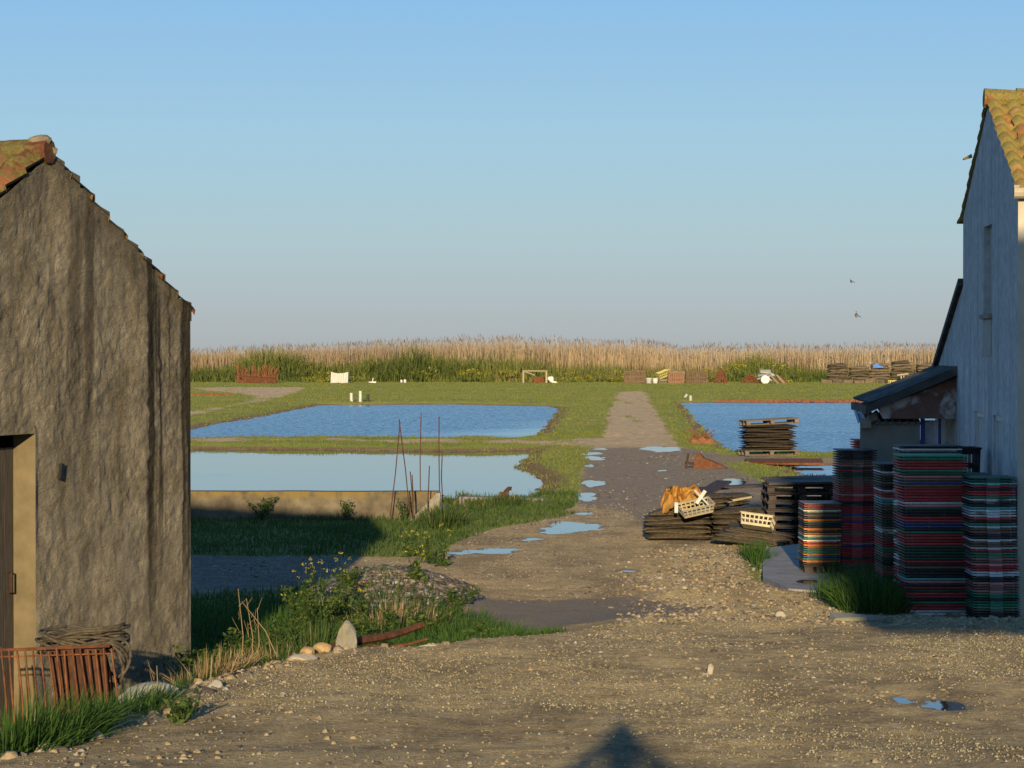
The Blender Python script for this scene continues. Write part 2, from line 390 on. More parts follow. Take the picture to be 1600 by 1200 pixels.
PUDDLES = [  # centre px, half width px, half height px
    (1034, 701, 26, 4.5), (925, 708, 16, 2.0), (938, 701, 10, 1.6), (930, 715, 16, 3), (922, 727, 8, 2), (927, 754, 19, 5), (915, 775, 20, 6), (912, 801, 12, 3.5),
    (1146, 752, 19, 6), (1032, 734.5, 7, 1.5), (900, 821, 42, 7), (868, 828, 26, 5), (768, 859, 42, 4.5), (720, 862, 24, 2.5), (831, 841, 15, 3),
    (983, 890, 11, 2.2), (1262, 909, 16, 2.5)]
def puddle_poly(k, cx, cy, hw, hh):
    rr = random.Random(100 + k); ph = [rr.uniform(0, 6.28) for _ in range(4)]; pts = []
    for i in range(48):
        a = 2 * math.pi * i / 48
        q = 1 + .16 * math.sin(2 * a + ph[0]) + .12 * math.sin(3 * a + ph[1]) + .1 * math.sin(5 * a + ph[2]) + .07 * math.sin(9 * a + ph[3])
        pts.append(tuple(P(cx + hw * q * math.cos(a), cy + hh * q * math.sin(a), 0)[:2]))
    return pts
FILMS = [(2.62, 15.5, .575, .13, .26), (2.40, 15.75, .572, .07, .18)]
PUD = [puddle_poly(k, *p) for k, p in enumerate(PUDDLES)]

def H0(x, y):                         # smooth ground height
    x = np.asarray(x, float); y = np.asarray(y, float)
    rise = np.interp(y, [-60, 0, 10, 14, 19, 23, 27], [1.55, 1.42, .87, .64, .5, .2, 0])
    sd = sdist(x, y, bankline)
    h = rise * sstep(1.15, -.05, sd)
    h = h + .30 * np.exp(-(((x + 1.35) / .75) ** 2 + ((y - 28.3) / 1.6) ** 2) ** 1.3)          # shell heap
    h = h + .12 * np.exp(-(((x - 3.0) / 1.3) ** 2 + ((y - 29.5) / 3.2) ** 2))                       # gravel bank on the right
    h = h + .14 * np.exp(-(((x + .2) / 1.2) ** 2 + ((y - 44) / 2.5) ** 2))
    h = h + .25 * sstep(150, 215, y)
    return h
def pond_sd(x, y):
    d = np.full(np.shape(x), 1e9)
    for p in PONDS: d = np.minimum(d, sdist(x, y, p))
    return d
def H(x, y, full=False):
    x = np.asarray(x, float); y = np.asarray(y, float)
    h = H0(x, y)
    far = sstep(35, 90, y)
    h = h + (fbm(x * .9, y * .9, 3, 4) - .5) * (.07 + .09 * far) + (vn(x * 6, y * 6, 9) - .5) * .016
    sd = pond_sd(x, y) + (fbm(x * .8, y * .8, 21, 3) - .5) * .5
    wall = ((y < 43.5) & (x < -.9))
    bank = WZ + (h - WZ) * sstep(0, 1.3, sd) + .02 * (sd > 0)
    h = np.where(wall, h, np.where(sd > 0, np.where(sd < 1.3, bank, h), np.maximum(WZ + sd * .5, -.8)))
    h = np.where(wall & (y > 42.0), -.5, h)
    dm = np.full(h.shape, 9.0)
    for p in PUD:
        xs = [q[0] for q in p]; ys = [q[1] for q in p]
        k = (x > min(xs) - 3) & (x < max(xs) + 3) & (y > min(ys) - 3) & (y < max(ys) + 3)
        if np.any(k): dm[k] = np.minimum(dm[k], sdist(x[k], y[k], p))
    k = dm < 3
    if np.any(k):
        d = dm[k] + (vn(x[k] * 5, y[k] * 4, 33) - .5) * .16; hk = h[k]; t = sstep(.1, 2.4, d)
        w_ = (1 - t) * sstep(.3, 1.4, sd[k]); hk = np.where(w_ > 0, np.maximum(-.010 * w_ + hk * (1 - w_), -.010), hk)
        h[k] = np.where((d < 0) & (sd[k] > .3), -.012 + np.maximum(d * .4, -.04), hk)
    for (cx, cy, cz, rx, ry) in FILMS:
        e = np.sqrt(((x - cx) / rx) ** 2 + ((y - cy) / ry) ** 2) + (vn(x * 9, y * 9, 35) - .5) * .5
        t = sstep(2.2, 1.0, e); h = h * (1 - t) + (cz - .018 * sstep(1.15, .8, e)) * t
    return h
def Hs(x, y): return float(H(np.array([x]), np.array([y]))[0])

ROADF = pxpoly([(966, 614), (952, 640), (945, 660), (940, 686), (918, 701), (911, 735), (906, 762), (897, 792), (855, 806), (800, 820), (750, 830), (715, 845), (690, 870),
                (500, 868), (300, 866), (-400, 870), (-400, 1500), (2600, 1500), (2600, 760), (1215, 762), (1190, 752), (1148, 735), (1128, 722), (1240, 722), (1320, 724), (1330, 716), (1150, 712), (1100, 705), (1064, 697), (1050, 680), (1030, 650), (1008, 614)])
CAUSE = pxpoly([(200, 685), (600, 686), (850, 687), (942, 684), (945, 699), (860, 694), (700, 693), (600, 690), (200, 689)])
TRACK = pxpoly([(200, 652), (297, 643), (340, 636), (380, 629), (400, 619), (300, 611), (300, 609), (480, 609), (470, 613), (430, 624), (380, 632), (330, 644), (200, 664)])
GR = [pxpoly(q) for q in (
    [(-300, 800), (590, 812), (612, 826), (560, 848), (420, 862), (300, 866), (-300, 880)],
    [(590, 848), (625, 822), (700, 800), (800, 790), (900, 800), (850, 812), (770, 825), (722, 836), (700, 850), (688, 866), (600, 864)],
    [(-300, 925), (300, 930), (400, 925), (520, 918), (600, 935), (690, 945), (760, 975), (900, 1020), (300, 1300), (-400, 1300)],
    [(1160, 862), (1192, 862), (1196, 905), (1180, 918), (1165, 900)],
    [(1275, 925), (1320, 905), (1420, 905), (1420, 972), (1330, 975), (1290, 960)])]
PALE = pxpoly([(1040, 862), (1180, 850), (1200, 930), (1300, 955), (1330, 975), (1000, 1000), (1030, 940), (990, 900)])
WET = [pxpoly(q) for q in ([(920, 700), (1060, 698), (1160, 712), (1330, 716), (1330, 722), (1140, 722), (1200, 752), (1215, 800), (1100, 850), (1040, 850), (980, 800), (905, 790), (912, 735)],
                           [(720, 938), (1000, 936), (1100, 958), (1060, 975), (800, 985), (725, 965)],
                           [(300, 868), (560, 865), (560, 910), (300, 925)])]
xs = np.concatenate([-np.geomspace(72, 9000, 26)[::-1], np.arange(-70, -16, 1.1), np.arange(-16, -6, .3), np.arange(-6, 6, .1), np.arange(6, 16, .3), np.arange(16, 70, 1.1), np.geomspace(70, 9000, 26)])
ys = np.concatenate([np.arange(-60, 8, 2.0), np.arange(8, 30, .075), np.arange(30, 52, .13), np.arange(52, 100, .3), np.arange(100, 270, .8), np.geomspace(270, 12000, 30)])
GX, GY = np.meshgrid(xs, ys); gx = GX.ravel(); gy = GY.ravel()
gz = H(gx, gy)
def masks(x, y):
    blur = np.maximum(.25, np.minimum((np.maximum(y, 1) / 60) ** 1.4 * .35, 1.2))
    def soft(poly, k=1.0): return sstep(.5, -.5, sdist(x, y, poly) / (blur * k))
    road = soft(ROADF)
    rag = (fbm(x * .8, y * .5, 44, 4) - .5)
    road = np.clip(road + rag * 1.1 * (road > .02) * (road < .999) - .75 * sstep(.1, .32, rag) * sstep(85, 110, y) * road, 0, 1)
    tr = np.clip(np.maximum(soft(TRACK), .75 * soft(CAUSE, .7)) - sstep(.0, .3, rag) * .5, 0, 1)
    grass = (1 - road) * (1 - tr)
    for g in GR: grass = np.maximum(grass, soft(g, 2))
    bed = sstep(-.35, .05, -sdist(x, y, bankline))
    grass = np.where((y < 27) & (x < 1), np.minimum(np.maximum(grass, 0), 1) * (1 - bed), grass)
    wet = np.zeros_like(x)
    for w in WET: wet = np.maximum(wet, soft(w, 3))
    pale = np.maximum(soft(PALE, 3), .42 * bed * (y < 27))
    path = np.maximum(tr, road * sstep(72, 78, y)) * (1 - wet)
    sd = pond_sd(x, y)
    shore = sstep(1.1, .1, sd) * (sd > -2) * .75
    shore = np.where((y < 43.4) & (x < -.8), 0, shore)
    mud = np.zeros_like(x)
    mud = .72 * soft(WET[1], 4)
    for (cx, cy, cz, rx, ry) in FILMS: mud = np.maximum(mud, sstep(1.9, 1.1, np.sqrt(((x - cx) / rx) ** 2 + ((y - cy) / ry) ** 2) + (vn(x * 7, y * 7, 36) - .5) * .6) * .8)
    for p in PUD: mud = np.maximum(mud, sstep(.22, .0, sdist(x, y, p)) * .7)
    return dict(grass=grass, wet=wet, pale=pale, path=path, shore=shore, mud=mud)
MK = masks(gx, gy)
nx_, ny_ = len(xs), len(ys)
idx = np.arange(nx_ * ny_).reshape(ny_, nx_)
quads = np.stack([idx[:-1, :-1], idx[:-1, 1:], idx[1:, 1:], idx[1:, :-1]], -1).reshape(-1, 4)
tag(link('ground', fast_mesh('ground', np.stack([gx, gy, gz], 1), quads, None, M['ground'], MK, True)), kind='structure')

def sheet(name, poly, z, mat):
    b = MB(); b.quad(*[(p[0], p[1], z) for p in poly]); return tag(b.build(name, mat), kind='structure')
sheet('water', [(-34, 42.25), (3.2, 42.25), (3.2, 79), (-34, 79)], WZ, water_mat('pond_calm', .25, .25, wscale=3, edge=(-.07, .0, -.40), base=(.02, .035, .035)))
sheet('water', [(-62, 82.5), (5, 82.5), (5, 148), (-62, 148)], WZ, water_mat('pond_breeze', .12, 1.0, wscale=6.0, edge=(-.16, .05, -4.4), base=(.016, .038, .062), bias=.025))
sheet('water', [(4.6, 69), (60, 69), (60, 155), (4.6, 155)], WZ, water_mat('pond_ripple', .1, 1.0, wscale=6.0, floor=.7, base=(.016, .038, .062), bias=.03))
sheet('water', [(5.6, 56), (14, 56), (14, 67.5), (5.6, 67.5)], WZ, water_mat('pond_small', .2, .4, wscale=3, floor=.5, base=(.016, .038, .062), bias=.03))
pud_m = water_mat('puddle', None, .02, lean=False, wscale=4, base=(.05, .045, .04))
for k, p in enumerate(PUD):
    cx = sum(q[0] for q in p) / len(p); cy = sum(q[1] for q in p) / len(p)
    sheet('puddle_water', [(cx + (q[0] - cx) * 1.12, cy + (q[1] - cy) * 1.12) for q in p], -.0135 - .0004 * k, pud_m)
for (cx, cy, cz, rx, ry) in FILMS:
    sheet('puddle_water', [(cx + 1.4 * rx * math.cos(a), cy + 1.4 * ry * math.sin(a)) for a in [k * math.pi / 12 for k in range(24)]], cz - .008, pud_m)

# ------------------------------------------------------------------ left house
HL_R = Vector((-3.353, 18.5)); HL_C = Vector((-2.6, 20.7))
wd = (HL_C - HL_R).normalized(); nrm = Vector((wd.y, -wd.x)); halfw = (HL_C - HL_R).length
def LW(u, v, d=0): return Vector((HL_R.x + wd.x * u - nrm.x * d, HL_R.y + wd.y * u - nrm.y * d, v))   # d = inward
def stucco_mat(name, c1, c2, streak, bump=1.0, stain=.8, slope=.486, ridge=4.11):
    m, n, l, b = nt_new(name)
    tc = n.new('ShaderNodeTexCoord').outputs['Object']
    nm = noise_n(n, l, mapped(n, l, tc, (1, 1, .8)), 3.2, 6, .6)
    v = noise_n(n, l, mapped(n, l, tc, (1, 1, 1.3)), 7, 5, .6)
    col = ramp(n, [(.3, c1), (.7, c2)]); l.new(nm, col.inputs[0])
    sx = n.new('ShaderNodeSeparateXYZ'); l.new(tc, sx.inputs[0])
    # dark run-off streaks from the verge, fading downwards
    sv = smooth_n(n, l, noise_n(n, l, mapped(n, l, tc, (1, 1, .035)), 5.2, 3, .6), .45, .60)
    roof = math_n(n, l, 'SUBTRACT', math_n(n, l, 'MULTIPLY_ADD', math_n(n, l, 'ABSOLUTE', sx.outputs[0]), -slope, ridge), sx.outputs[2])   # metres below the verge
    ln = math_n(n, l, 'MULTIPLY_ADD', noise_n(n, l, mapped(n, l, tc, (1, 1, 0)), 7, 1), 3.2, .6)
    top = smooth_n(n, l, math_n(n, l, 'SUBTRACT', ln, roof), -.9, .9)
    right = smooth_n(n, l, sx.outputs[0], -.3, 1.5)
    s = math_n(n, l, 'MULTIPLY', math_n(n, l, 'MULTIPLY', sv, top), math_n(n, l, 'MULTIPLY_ADD', right, .75, .25))
    s = math_n(n, l, 'MAXIMUM', s, math_n(n, l, 'MULTIPLY', smooth_n(n, l, roof, .55, .0), .45))
    damp = math_n(n, l, 'MULTIPLY', smooth_n(n, l, noise_n(n, l, tc, 1.1, 5, .65),   .52, .64), .28); s = math_n(n, l, 'MAXIMUM', s, damp)
    out = mixrgb(n, l, math_n(n, l, 'MULTIPLY', s, stain), col.outputs[0], streak)
    fine = ramp(n, [(.3, (.78, .78, .78)), (.7, (1.15, 1.15, 1.15))]); l.new(v, fine.inputs[0])
    out = mixrgb(n, l, 1, out, fine.outputs[0], 'MULTIPLY')
    l.new(out, b.inputs['Base Color']); b.inputs['Roughness'].default_value = .95; b.inputs['Specular IOR Level'].default_value = .1
    big = noise_n(n, l, mapped(n, l, tc, (1, 1, 2.0)), 9, 7, .68)
    fin = noise_n(n, l, mapped(n, l, tc, (1, 1, 1.5)), 75, 5, .7)
    h = math_n(n, l, 'MULTIPLY_ADD', fin, .4, big)
    l.new(bump_n(n, l, h, bump, .075).outputs[0], b.inputs['Normal'])
    return m
M['stucco'] = stucco_mat('rough_stucco', (.25, .205, .13), (.51, .43, .295), (.04, .032, .02), stain=.92)
EAVE_L, RIDGE_L = 2.98, 4.11
houseL = empty('house', (HL_R.x, HL_R.y, 0), math.atan2(wd.y, wd.x), 'weathered grey stucco shed with streaked gable and mossy tile roof at left', 'house')
def hl(b, name, mat, smooth=False): return b.build(name, mat, houseL, smooth)   # local: x=u along wall, y=inward, z up
LEN_L = 7.5; DU0, DU1, DH, DDEP = -1.1, -.185, 2.13, .18
def roofz(u): return RIDGE_L - abs(u) / halfw * (RIDGE_L - EAVE_L)
b = MB()
def wallgrid(u0, u1, z0f, z1f, nu, nv):
    I, J = np.meshgrid(np.linspace(0, 1, nu + 1), np.linspace(0, 1, nv + 1)); U = u0 + (u1 - u0) * I
    zl = np.array([z0f(q) for q in U[0]]); zt = np.array([z1f(q) for q in U[0]]); Z = zl + (zt - zl) * J
    w = (fbm(U * 2.0, Z * 1.3, 5, 3) - .5) * .05 + (fbm(U * 13 + .6 * fbm(U * 4, Z * 4, 15, 2), Z * 13, 7, 4) - .5) * .018 * (.55 + .9 * vn(U * 1.7, Z * 1.2, 12))
    edge = np.minimum(1, np.minimum(np.abs(U - halfw) / .08, np.abs(U - DU1) / .06 + (Z > DH + .05)))
    n = len(b.v); b.v += list(zip(U.ravel().tolist(), (w * edge).ravel().tolist(), Z.ravel().tolist()))
    for jj in range(nv):
        for ii in range(nu):
            a = n + jj * (nu + 1) + ii; b.f.append((a, a + 1, a + nu + 2, a + nu + 1))
zb = lambda u: -.4
b.v.clear(); b.f.clear()
wallgrid(DU1, halfw, zb, lambda u: roofz(u), 170, 290)
wallgrid(DU0, DU1, lambda u: DH, roofz, 48, 110)
wallgrid(-halfw, DU0, zb, roofz, 20, 40)
# door reveals and the other walls
b.quad((DU0, 0, -.4), (DU0, DDEP, -.4), (DU0, DDEP, DH), (DU0, 0, DH))
b.quad((DU0, 0, DH), (DU1, 0, DH), (DU1, DDEP, DH), (DU0, DDEP, DH))
b.quad((halfw, 0, -.4), (halfw, LEN_L, -.4), (halfw, LEN_L, EAVE_L), (halfw, 0, EAVE_L))
b.quad((-halfw, 0, -.4), (-halfw, LEN_L, -.4), (-halfw, LEN_L, EAVE_L), (-halfw, 0, EAVE_L))
b.quad((-halfw, LEN_L, -.4), (halfw, LEN_L, -.4), (halfw, LEN_L, EAVE_L), (0, LEN_L, RIDGE_L), (-halfw, LEN_L, EAVE_L))
hl(b, 'wall', M['stucco'])
M['jamb'] = pmat('jamb_plaster_darkened', (.125, .10, .056), (.21, .168, .095), 5, .95, .5, .02, rnd=0, detail=7)  # plaster coloured darker than the wall to offset direct sun on the jamb
b = MB(); b.grid(lambda i, j: (DU1, DDEP * i, -.4 + (DH + .4) * j), 4, 20); hl(b, 'door_jamb', M['jamb'])
M['door_wood'] = pmat('old_door_wood', (.05, .042, .03), (.11, .09, .07), 10, .85, .6, .006, stretch=(8, 8, .6), rnd=0)
b = MB()
for k in range(7):
    w = (DU1 - DU0) / 7; b.box((DU0 + w * (k + .5), DDEP + .02, DH / 2 - .05), (w - .008, .04, DH - .1))
door = hl(b, 'door', M['door_wood']); b = MB(); b.tube([(DU1 - .12, DDEP - .02, 1.0), (DU1 - .12, DDEP - .05, 1.0), (DU1 - .12, DDEP - .05, 1.14), (DU1 - .12, DDEP - .02, 1.14)], .01)
b.build('handle', M['rust_dark'], door)
b = MB(); b.box((.17, -.012, 1.84), (.035, .02, .12), ry=.25); hl(b, 'vent_hole', M['black'])

def tile_mat(name, cols, moss, mfac):
    m, n, l, b = nt_new(name)
    at = n.new('ShaderNodeAttribute'); at.attribute_name = 'tint'
    pos = n.new('ShaderNodeNewGeometry').outputs['Position']
    r = ramp(n, cols); l.new(at.outputs['Fac'], r.inputs[0])
    mn = noise_n(n, l, pos, 5, 6, .65); mm = smooth_n(n, l, mn, mfac, mfac + .14)
    fi = ramp(n, [(.3, (.7, .7, .7)), (.7, (1.2, 1.2, 1.2))]); l.new(noise_n(n, l, pos, 40, 4), fi.inputs[0])
    out = mixrgb(n, l, mm, r.outputs[0], moss); out = mixrgb(n, l, 1, out, fi.outputs[0], 'MULTIPLY')
    l.new(out, b.inputs['Base Color']); b.inputs['Roughness'].default_value = .9
    l.new(bump_n(n, l, mn, .5, .02).outputs[0], b.inputs['Normal'])
    return m
M['tile_old'] = tile_mat('old_roof_tiles', [(0, (.11, .04, .02)), (.5, (.21, .075, .03)), (1, (.19, .13, .07))], (.12, .10, .03), .44)
M['tile_warm'] = tile_mat('ochre_roof_tiles', [(0, (.20, .085, .035)), (.5, (.32, .15, .05)), (1, (.36, .21, .085))], (.20, .165, .045), .38)
def tile_slope(parent, mat, origin, right, down, up, width, length, col_w=.21, course=.3, rise=.055, step=.05, seed=0):
    """canal tiles on one slope: origin = top left corner, right along the ridge, down along the slope"""
    nc = max(1, round(width / col_w)); nr = max(1, round(length / course)); rr = random.Random(seed)
    V = []; Q = []; T = []
    cw = width / nc; cl = length / nr
    o, rt, dn, u = Vector(origin), Vector(right), Vector(down), Vector(up)
    for j in range(nr):
        for i in range(nc):
            t = rr.random(); jx = rr.uniform(-.008, .008); jy = rr.uniform(-.015, .015); jz = rr.uniform(-.006, .008)
            n0 = len(V); S = 10
            for e in (0, 1):
                for k in range(S + 1):
                    f = k / S; x = (i + f) * cw + jx
                    prof = rise * math.sin(math.pi * min(1, f / .68)) if f < .68 else -rise * .6 * math.sin(math.pi * (f - .68) / .32)
                    y = j * cl + e * (cl + .05) + jy
                    z = prof + jz + (step if e else .005)
                    V.append(o + rt * x + dn * y + u * z); T.append(t)
            for k in range(S): Q.append((n0 + k, n0 + k + 1, n0 + S + 2 + k, n0 + S + 1 + k))
            # butt end of the tile
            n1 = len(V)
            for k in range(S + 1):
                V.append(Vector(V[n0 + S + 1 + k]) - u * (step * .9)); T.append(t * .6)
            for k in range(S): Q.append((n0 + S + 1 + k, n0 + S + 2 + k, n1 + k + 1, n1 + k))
    me = fast_mesh('roof', [tuple(v) for v in V], Q, None, mat, {'tint': T}, False)
    return link('roof', me, parent)
rl = math.hypot(halfw, RIDGE_L - EAVE_L); cs, sn = halfw / rl, (RIDGE_L - EAVE_L) / rl
rl -= .04
tile_slope(houseL, M['tile_old'], (0, LEN_L, RIDGE_L + .03), (0, -1, 0), (-cs, 0, -sn), (-sn, 0, cs), LEN_L + .02, rl, seed=1)
tile_slope(houseL, M['tile_old'], (0, -.02, RIDGE_L + .03), (0, 1, 0), (cs, 0, -sn), (sn, 0, cs), LEN_L + .02, rl, seed=2)
b = MB()
for k in range(24):
    y = -.02 + k * .32; jz = random.uniform(-.012, .012)
    b.tube([(0, y, RIDGE_L + .06 + jz), (0, y + .34, RIDGE_L + .05 + jz)], [.09, .1], 10)
hl(b, 'ridge_tiles', M['tile_old'])
b = MB(); b.rock((.0, .06, RIDGE_L + .12), (.08, .10, .06), 3); b.rock((.06, .05, RIDGE_L + .05), (.10, .1, .06), 4); hl(b, 'ridge_cap', M['rubble_dark'])
# mortar verge along the gable edge, with a step at every tile course
b = MB(); nst = 10
for k in range(nst):
    u0 = halfw * (k + .05) / nst; u1 = halfw * (k + 1.06) / nst
    z0 = roofz(u0); z1 = roofz(min(u1, halfw)); u1 = min(u1, halfw + .02); t0 = .065 + random.uniform(-.02, .01); t1 = .125 + random.uniform(-.015, .02)
    b.prism([(u0, -.004, z0 - .015), (u1, -.004, z1 - .015), (u1, -.004, z1 + t1), (u0 + .09, -.004, roofz(u0 + .09) + t1 * .7), (u0, -.004, z0 + t0)], (0, .2, 0))
hl(b, 'verge', M['stucco'])

# ------------------------------------------------------------------ right house
TH = R(4.0); D1 = 25.7; C1 = Vector((790 / F * D1, D1)); gd = Vector((math.sin(TH), math.cos(TH))); W_R = 5.19
EAVE_R, RIDGE_R = 4.34, 5.45; T_L = 8.68
M['wall_blue'] = stucco_mat('white_limewash', (.46, .46, .455), (.60, .60, .59), (.20, .20, .19), .25, .4, 0, 3.0)
M['wall_cream'] = pmat('cream_render', (.42, .37, .28), (.52, .46, .36), 3, .9, .3, .004, rnd=0)
houseR = empty('house', (C1.x, C1.y, 0), math.atan2(gd.y, gd.x), 'tall white limewashed house with ochre tile roof at right', 'house')
# local axes: x = along the gable (away from the camera), y = outwards (left), z up ; the house lies on the -y side
def hr(b, name, mat, smooth=False): return b.build(name, mat, houseR, smooth)
LEN_R = 9
def rz_(t): return RIDGE_R - abs(t - W_R / 2) / (W_R / 2) * (RIDGE_R - EAVE_R)
def lean(t): return 3.52 - (t - W_R) / (T_L - W_R) * 1.1
wins = [(2.23, 3.03, 3.14, 4.12), (1.25, 2.05, .7, 2.04), (2.96, 3.9, .7, 2.04)]
b = MB(); tcuts = sorted({0, W_R / 2, W_R, T_L} | {w[0] for w in wins} | {w[1] for w in wins})
for a, c in zip(tcuts[:-1], tcuts[1:]):
    zt = (lambda t: rz_(t)) if c <= W_R + 1e-6 else lean
    segs = [(-.3, None)]
    cut = sorted([(w[2], w[3]) for w in wins if w[0] <= a + 1e-6 and w[1] >= c - 1e-6])
    z = -.3
    for (z0, z1) in cut:
        b.quad((a, 0, z), (c, 0, z), (c, 0, z0), (a, 0, z0)); z = z1
    b.quad((a, 0, z), (c, 0, z), (c, 0, zt(c)), (a, 0, zt(a)))
for (a, c, z0, z1) in wins:
    d = -.09
    b.quad((a, 0, z0), (a, d, z0), (a, d, z1), (a, 0, z1)); b.quad((c, 0, z0), (c, d, z0), (c, d, z1), (c, 0, z1))
    b.quad((a, 0, z0), (c, 0, z0), (c, d, z0), (a, d, z0)); b.quad((a, 0, z1), (c, 0, z1), (c, d, z1), (a, d, z1))
b.quad((W_R, 0, 3.52), (W_R, -LEN_R, 3.52), (W_R, -LEN_R, EAVE_R), (W_R, 0, EAVE_R))
b.quad((T_L, 0, -.3), (T_L, -LEN_R, -.3), (T_L, -LEN_R, 2.42), (T_L, 0, 2.42))
hr(b, 'wall', M['wall_blue'])
b = MB(); b.quad((-.012, .0, -.3), (-.012, -LEN_R, -.3), (-.012, -LEN_R, EAVE_R), (-.012, 0, EAVE_R)); b.quad((0, -LEN_R, -.3), (T_L, -LEN_R, -.3), (T_L, -LEN_R, 2.4), (W_R, -LEN_R, 3.5), (W_R, -LEN_R, EAVE_R), (W_R / 2, -LEN_R, RIDGE_R), (0, -LEN_R, EAVE_R))
b.quad((-.012, 0, -.3), (0, 0, -.3), (0, 0, EAVE_R), (-.012, 0, EAVE_R))
hr(b, 'front_wall', M['wall_cream'])
M['shutter'] = pmat('grey_shutter', (.40, .40, .39), (.56, .56, .54), 10, .7, .4, .004, stretch=(6, 6, .6), rnd=.05)
M['blind'] = pmat('grey_blind_window', (.33, .31, .27), (.42, .40, .35), 5, .9, .3, rnd=0)
for k, (a, c, z0, z1) in enumerate(wins):
    if k == 0:
        b = MB(); b.box(((a + c) / 2, -.08, (z0 + z1) / 2), (c - a, .02, z1 - z0)); w = hr(b, 'window', M['blind'])
        b = MB(); b.box(((a + c) / 2, .012, z0 - .025), (c - a + .1, .06, .05)); b.build('sill', M['grey_block'], w)
        b = MB(); b.box(((a + c) / 2, .004, z0 - .26), (c - a, .012, .4)); hr(b, 'plaster_patch', M['blind'])
    else:
        b = MB()
        for q in range(5):
            ww = (c - a) / 5; b.box((a + ww * (q + .5), -.06, (z0 + z1) / 2), (ww - .012, .03, z1 - z0 - .03))
        w = hr(b, 'shutter', M['shutter'])
        b = MB()
        for x in (a + .03, c - .03): b.box((x, -.045, (z0 + z1) / 2), (.06, .04, z1 - z0))
        b.box(((a + c) / 2, -.045, z1 - .03), (c - a - .12, .04, .06)); b.build('frame', M['white'], w)
rl = math.hypot(W_R / 2, RIDGE_R - EAVE_R); cs, sn = W_R / 2 / rl, (RIDGE_R - EAVE_R) / rl
tile_slope(houseR, M['tile_warm'], (W_R / 2, .03, RIDGE_R + .02), (0, -1, 0), (-cs, 0, -sn), (-sn, 0, cs), LEN_R, rl + .14, seed=5)
tile_slope(houseR, M['tile_warm'], (W_R / 2, -LEN_R, RIDGE_R + .02), (0, 1, 0), (cs, 0, -sn), (sn, 0, cs), LEN_R + .03, rl + .05, seed=6)
b = MB()
for k in range(26):
    y = .05 - k * .35; b.tube([(W_R / 2, y, RIDGE_R + .075), (W_R / 2, y - .37, RIDGE_R + .06)], [.11, .1], 10)
hr(b, 'ridge_tiles', M['tile_warm'])
b = MB(); gpts = [(-.13, -k * .5 + .06, EAVE_R - .02) for k in range(19)]; b.tube(gpts, .07, 10); hr(b, 'gutter', M['stone'])
b = MB()     # lean-to roof sheet at the back
b.prism([(W_R + .0, .06, 3.53), (T_L + .15, .06, lean(T_L + .15) + .01), (T_L + .15, .06, lean(T_L + .15) + .09), (W_R, .06, 3.61)], (0, -LEN_R, 0)); hr(b, 'lean_to_roof', M['fibre'])
hr(MB().prism([(W_R - .03, .04, 4.30), (W_R + .06, .07, 4.27), (W_R + .06, .07, 4.30), (W_R - .03, .04, 4.36)], (0, -.12, 0)), 'loose_tile', M['tile_warm']); b = MB(); b.prism([(3.9, .03, 4.97), (3.98, .12, 4.95), (4.0, .12, 4.97), (4.0, .03, 5.02)], (.1, 0, 0)); hr(b, 'loose_tile', M['tile_warm'])
# porch: a small leaning roof on the gable with a peeling brown side
M['peel'] = pmat('peeling_brown_paint', (.16, .08, .058), (.24, .13, .095), 6, .85, .3, .004, c3=(.5, .48, .45), s3=2.6, t3=.54, rnd=0)
M['sheet'] = pmat('grey_corrugated', (.26, .28, .30), (.38, .40, .42), 5, .6, .2, rnd=0)
M['panel'] = pmat('beige_panel', (.20, .19, .155), (.28, .265, .22), 4, .8, .2, rnd=0)
M['bluepaint'] = pmat('blue_paint', (.03, .04, .16), (.05, .06, .22), 8, .6, .2, rnd=0)
PT0, PT1 = 5.94, 8.9; pw = 1.08
b = MB()
def porch_top(i, j):
    y = .0 + pw * i; t = PT0 - .12 + (PT1 - PT0 + .2) * j
    return (t, y, 2.47 - .44 * i ** .92 + .018 * math.sin(j * 60) + .07)
b.grid(porch_top, 12, 40); n0 = len(b.v)
b.grid(lambda i, j: (porch_top(i, j)[0], porch_top(i, j)[1], porch_top(i, j)[2] - (.10 if j > 0 else .11)), 12, 1)
b.prism([(PT0 - .13, 0, 2.44), (PT0 - .13, pw + .02, 1.97), (PT0 - .13, pw + .03, 2.07), (PT0 - .13, 0, 2.55)], (.05, 0, 0))
b.box(((PT0 + PT1) / 2, pw, 2.0), (PT1 - PT0, .06, .1))
hr(b, 'porch_roof', M['fibre'])
b = MB(); b.prism([(PT0, .0, 1.90), (PT0, pw - .18, 1.90), (PT0, pw - .1, 2.06), (PT0, pw / 2, 2.24), (PT0, 0, 2.47)], (.06, 0, 0)); hr(b, 'porch_gable', M['peel'])
b = MB(); b.box((PT0 + .1, pw - .05, 1.92), (.08, .12, .1)); b.box((PT0 + .1, pw + .02, 1.84), (.12, .12, .12)); hr(b, 'lamp_box', M['grey_block'])
b = MB()
b.grid(lambda i, j: (PT0 + .1 + .8 * j, 1.2 - .78 * i, 1.83 + .016 * math.sin(i * 9 * 2 * math.pi) + .14 * j), 90, 2); hr(b, 'corrugated_sheet', M['sheet'])
b = MB(); b.box((PT0 + .16, .80, 1.0), (.03, .74, 1.71)); hr(b, 'porch_panel', M['panel'])
b = MB(); hr(b.box((PT0 + .14, .40, 1.0), (.05, .05, 1.8)), 'door_post', M['bluepaint']); hr(MB().box((PT0 + .14, .19, 1.0), (.05, .035, 1.8)), 'door_post', M['bluepaint'])
b = MB(); b.box((PT0 + .2, .30, 1.0), (.03, .17, 1.75)); hr(b, 'door', M['wall_blue'])

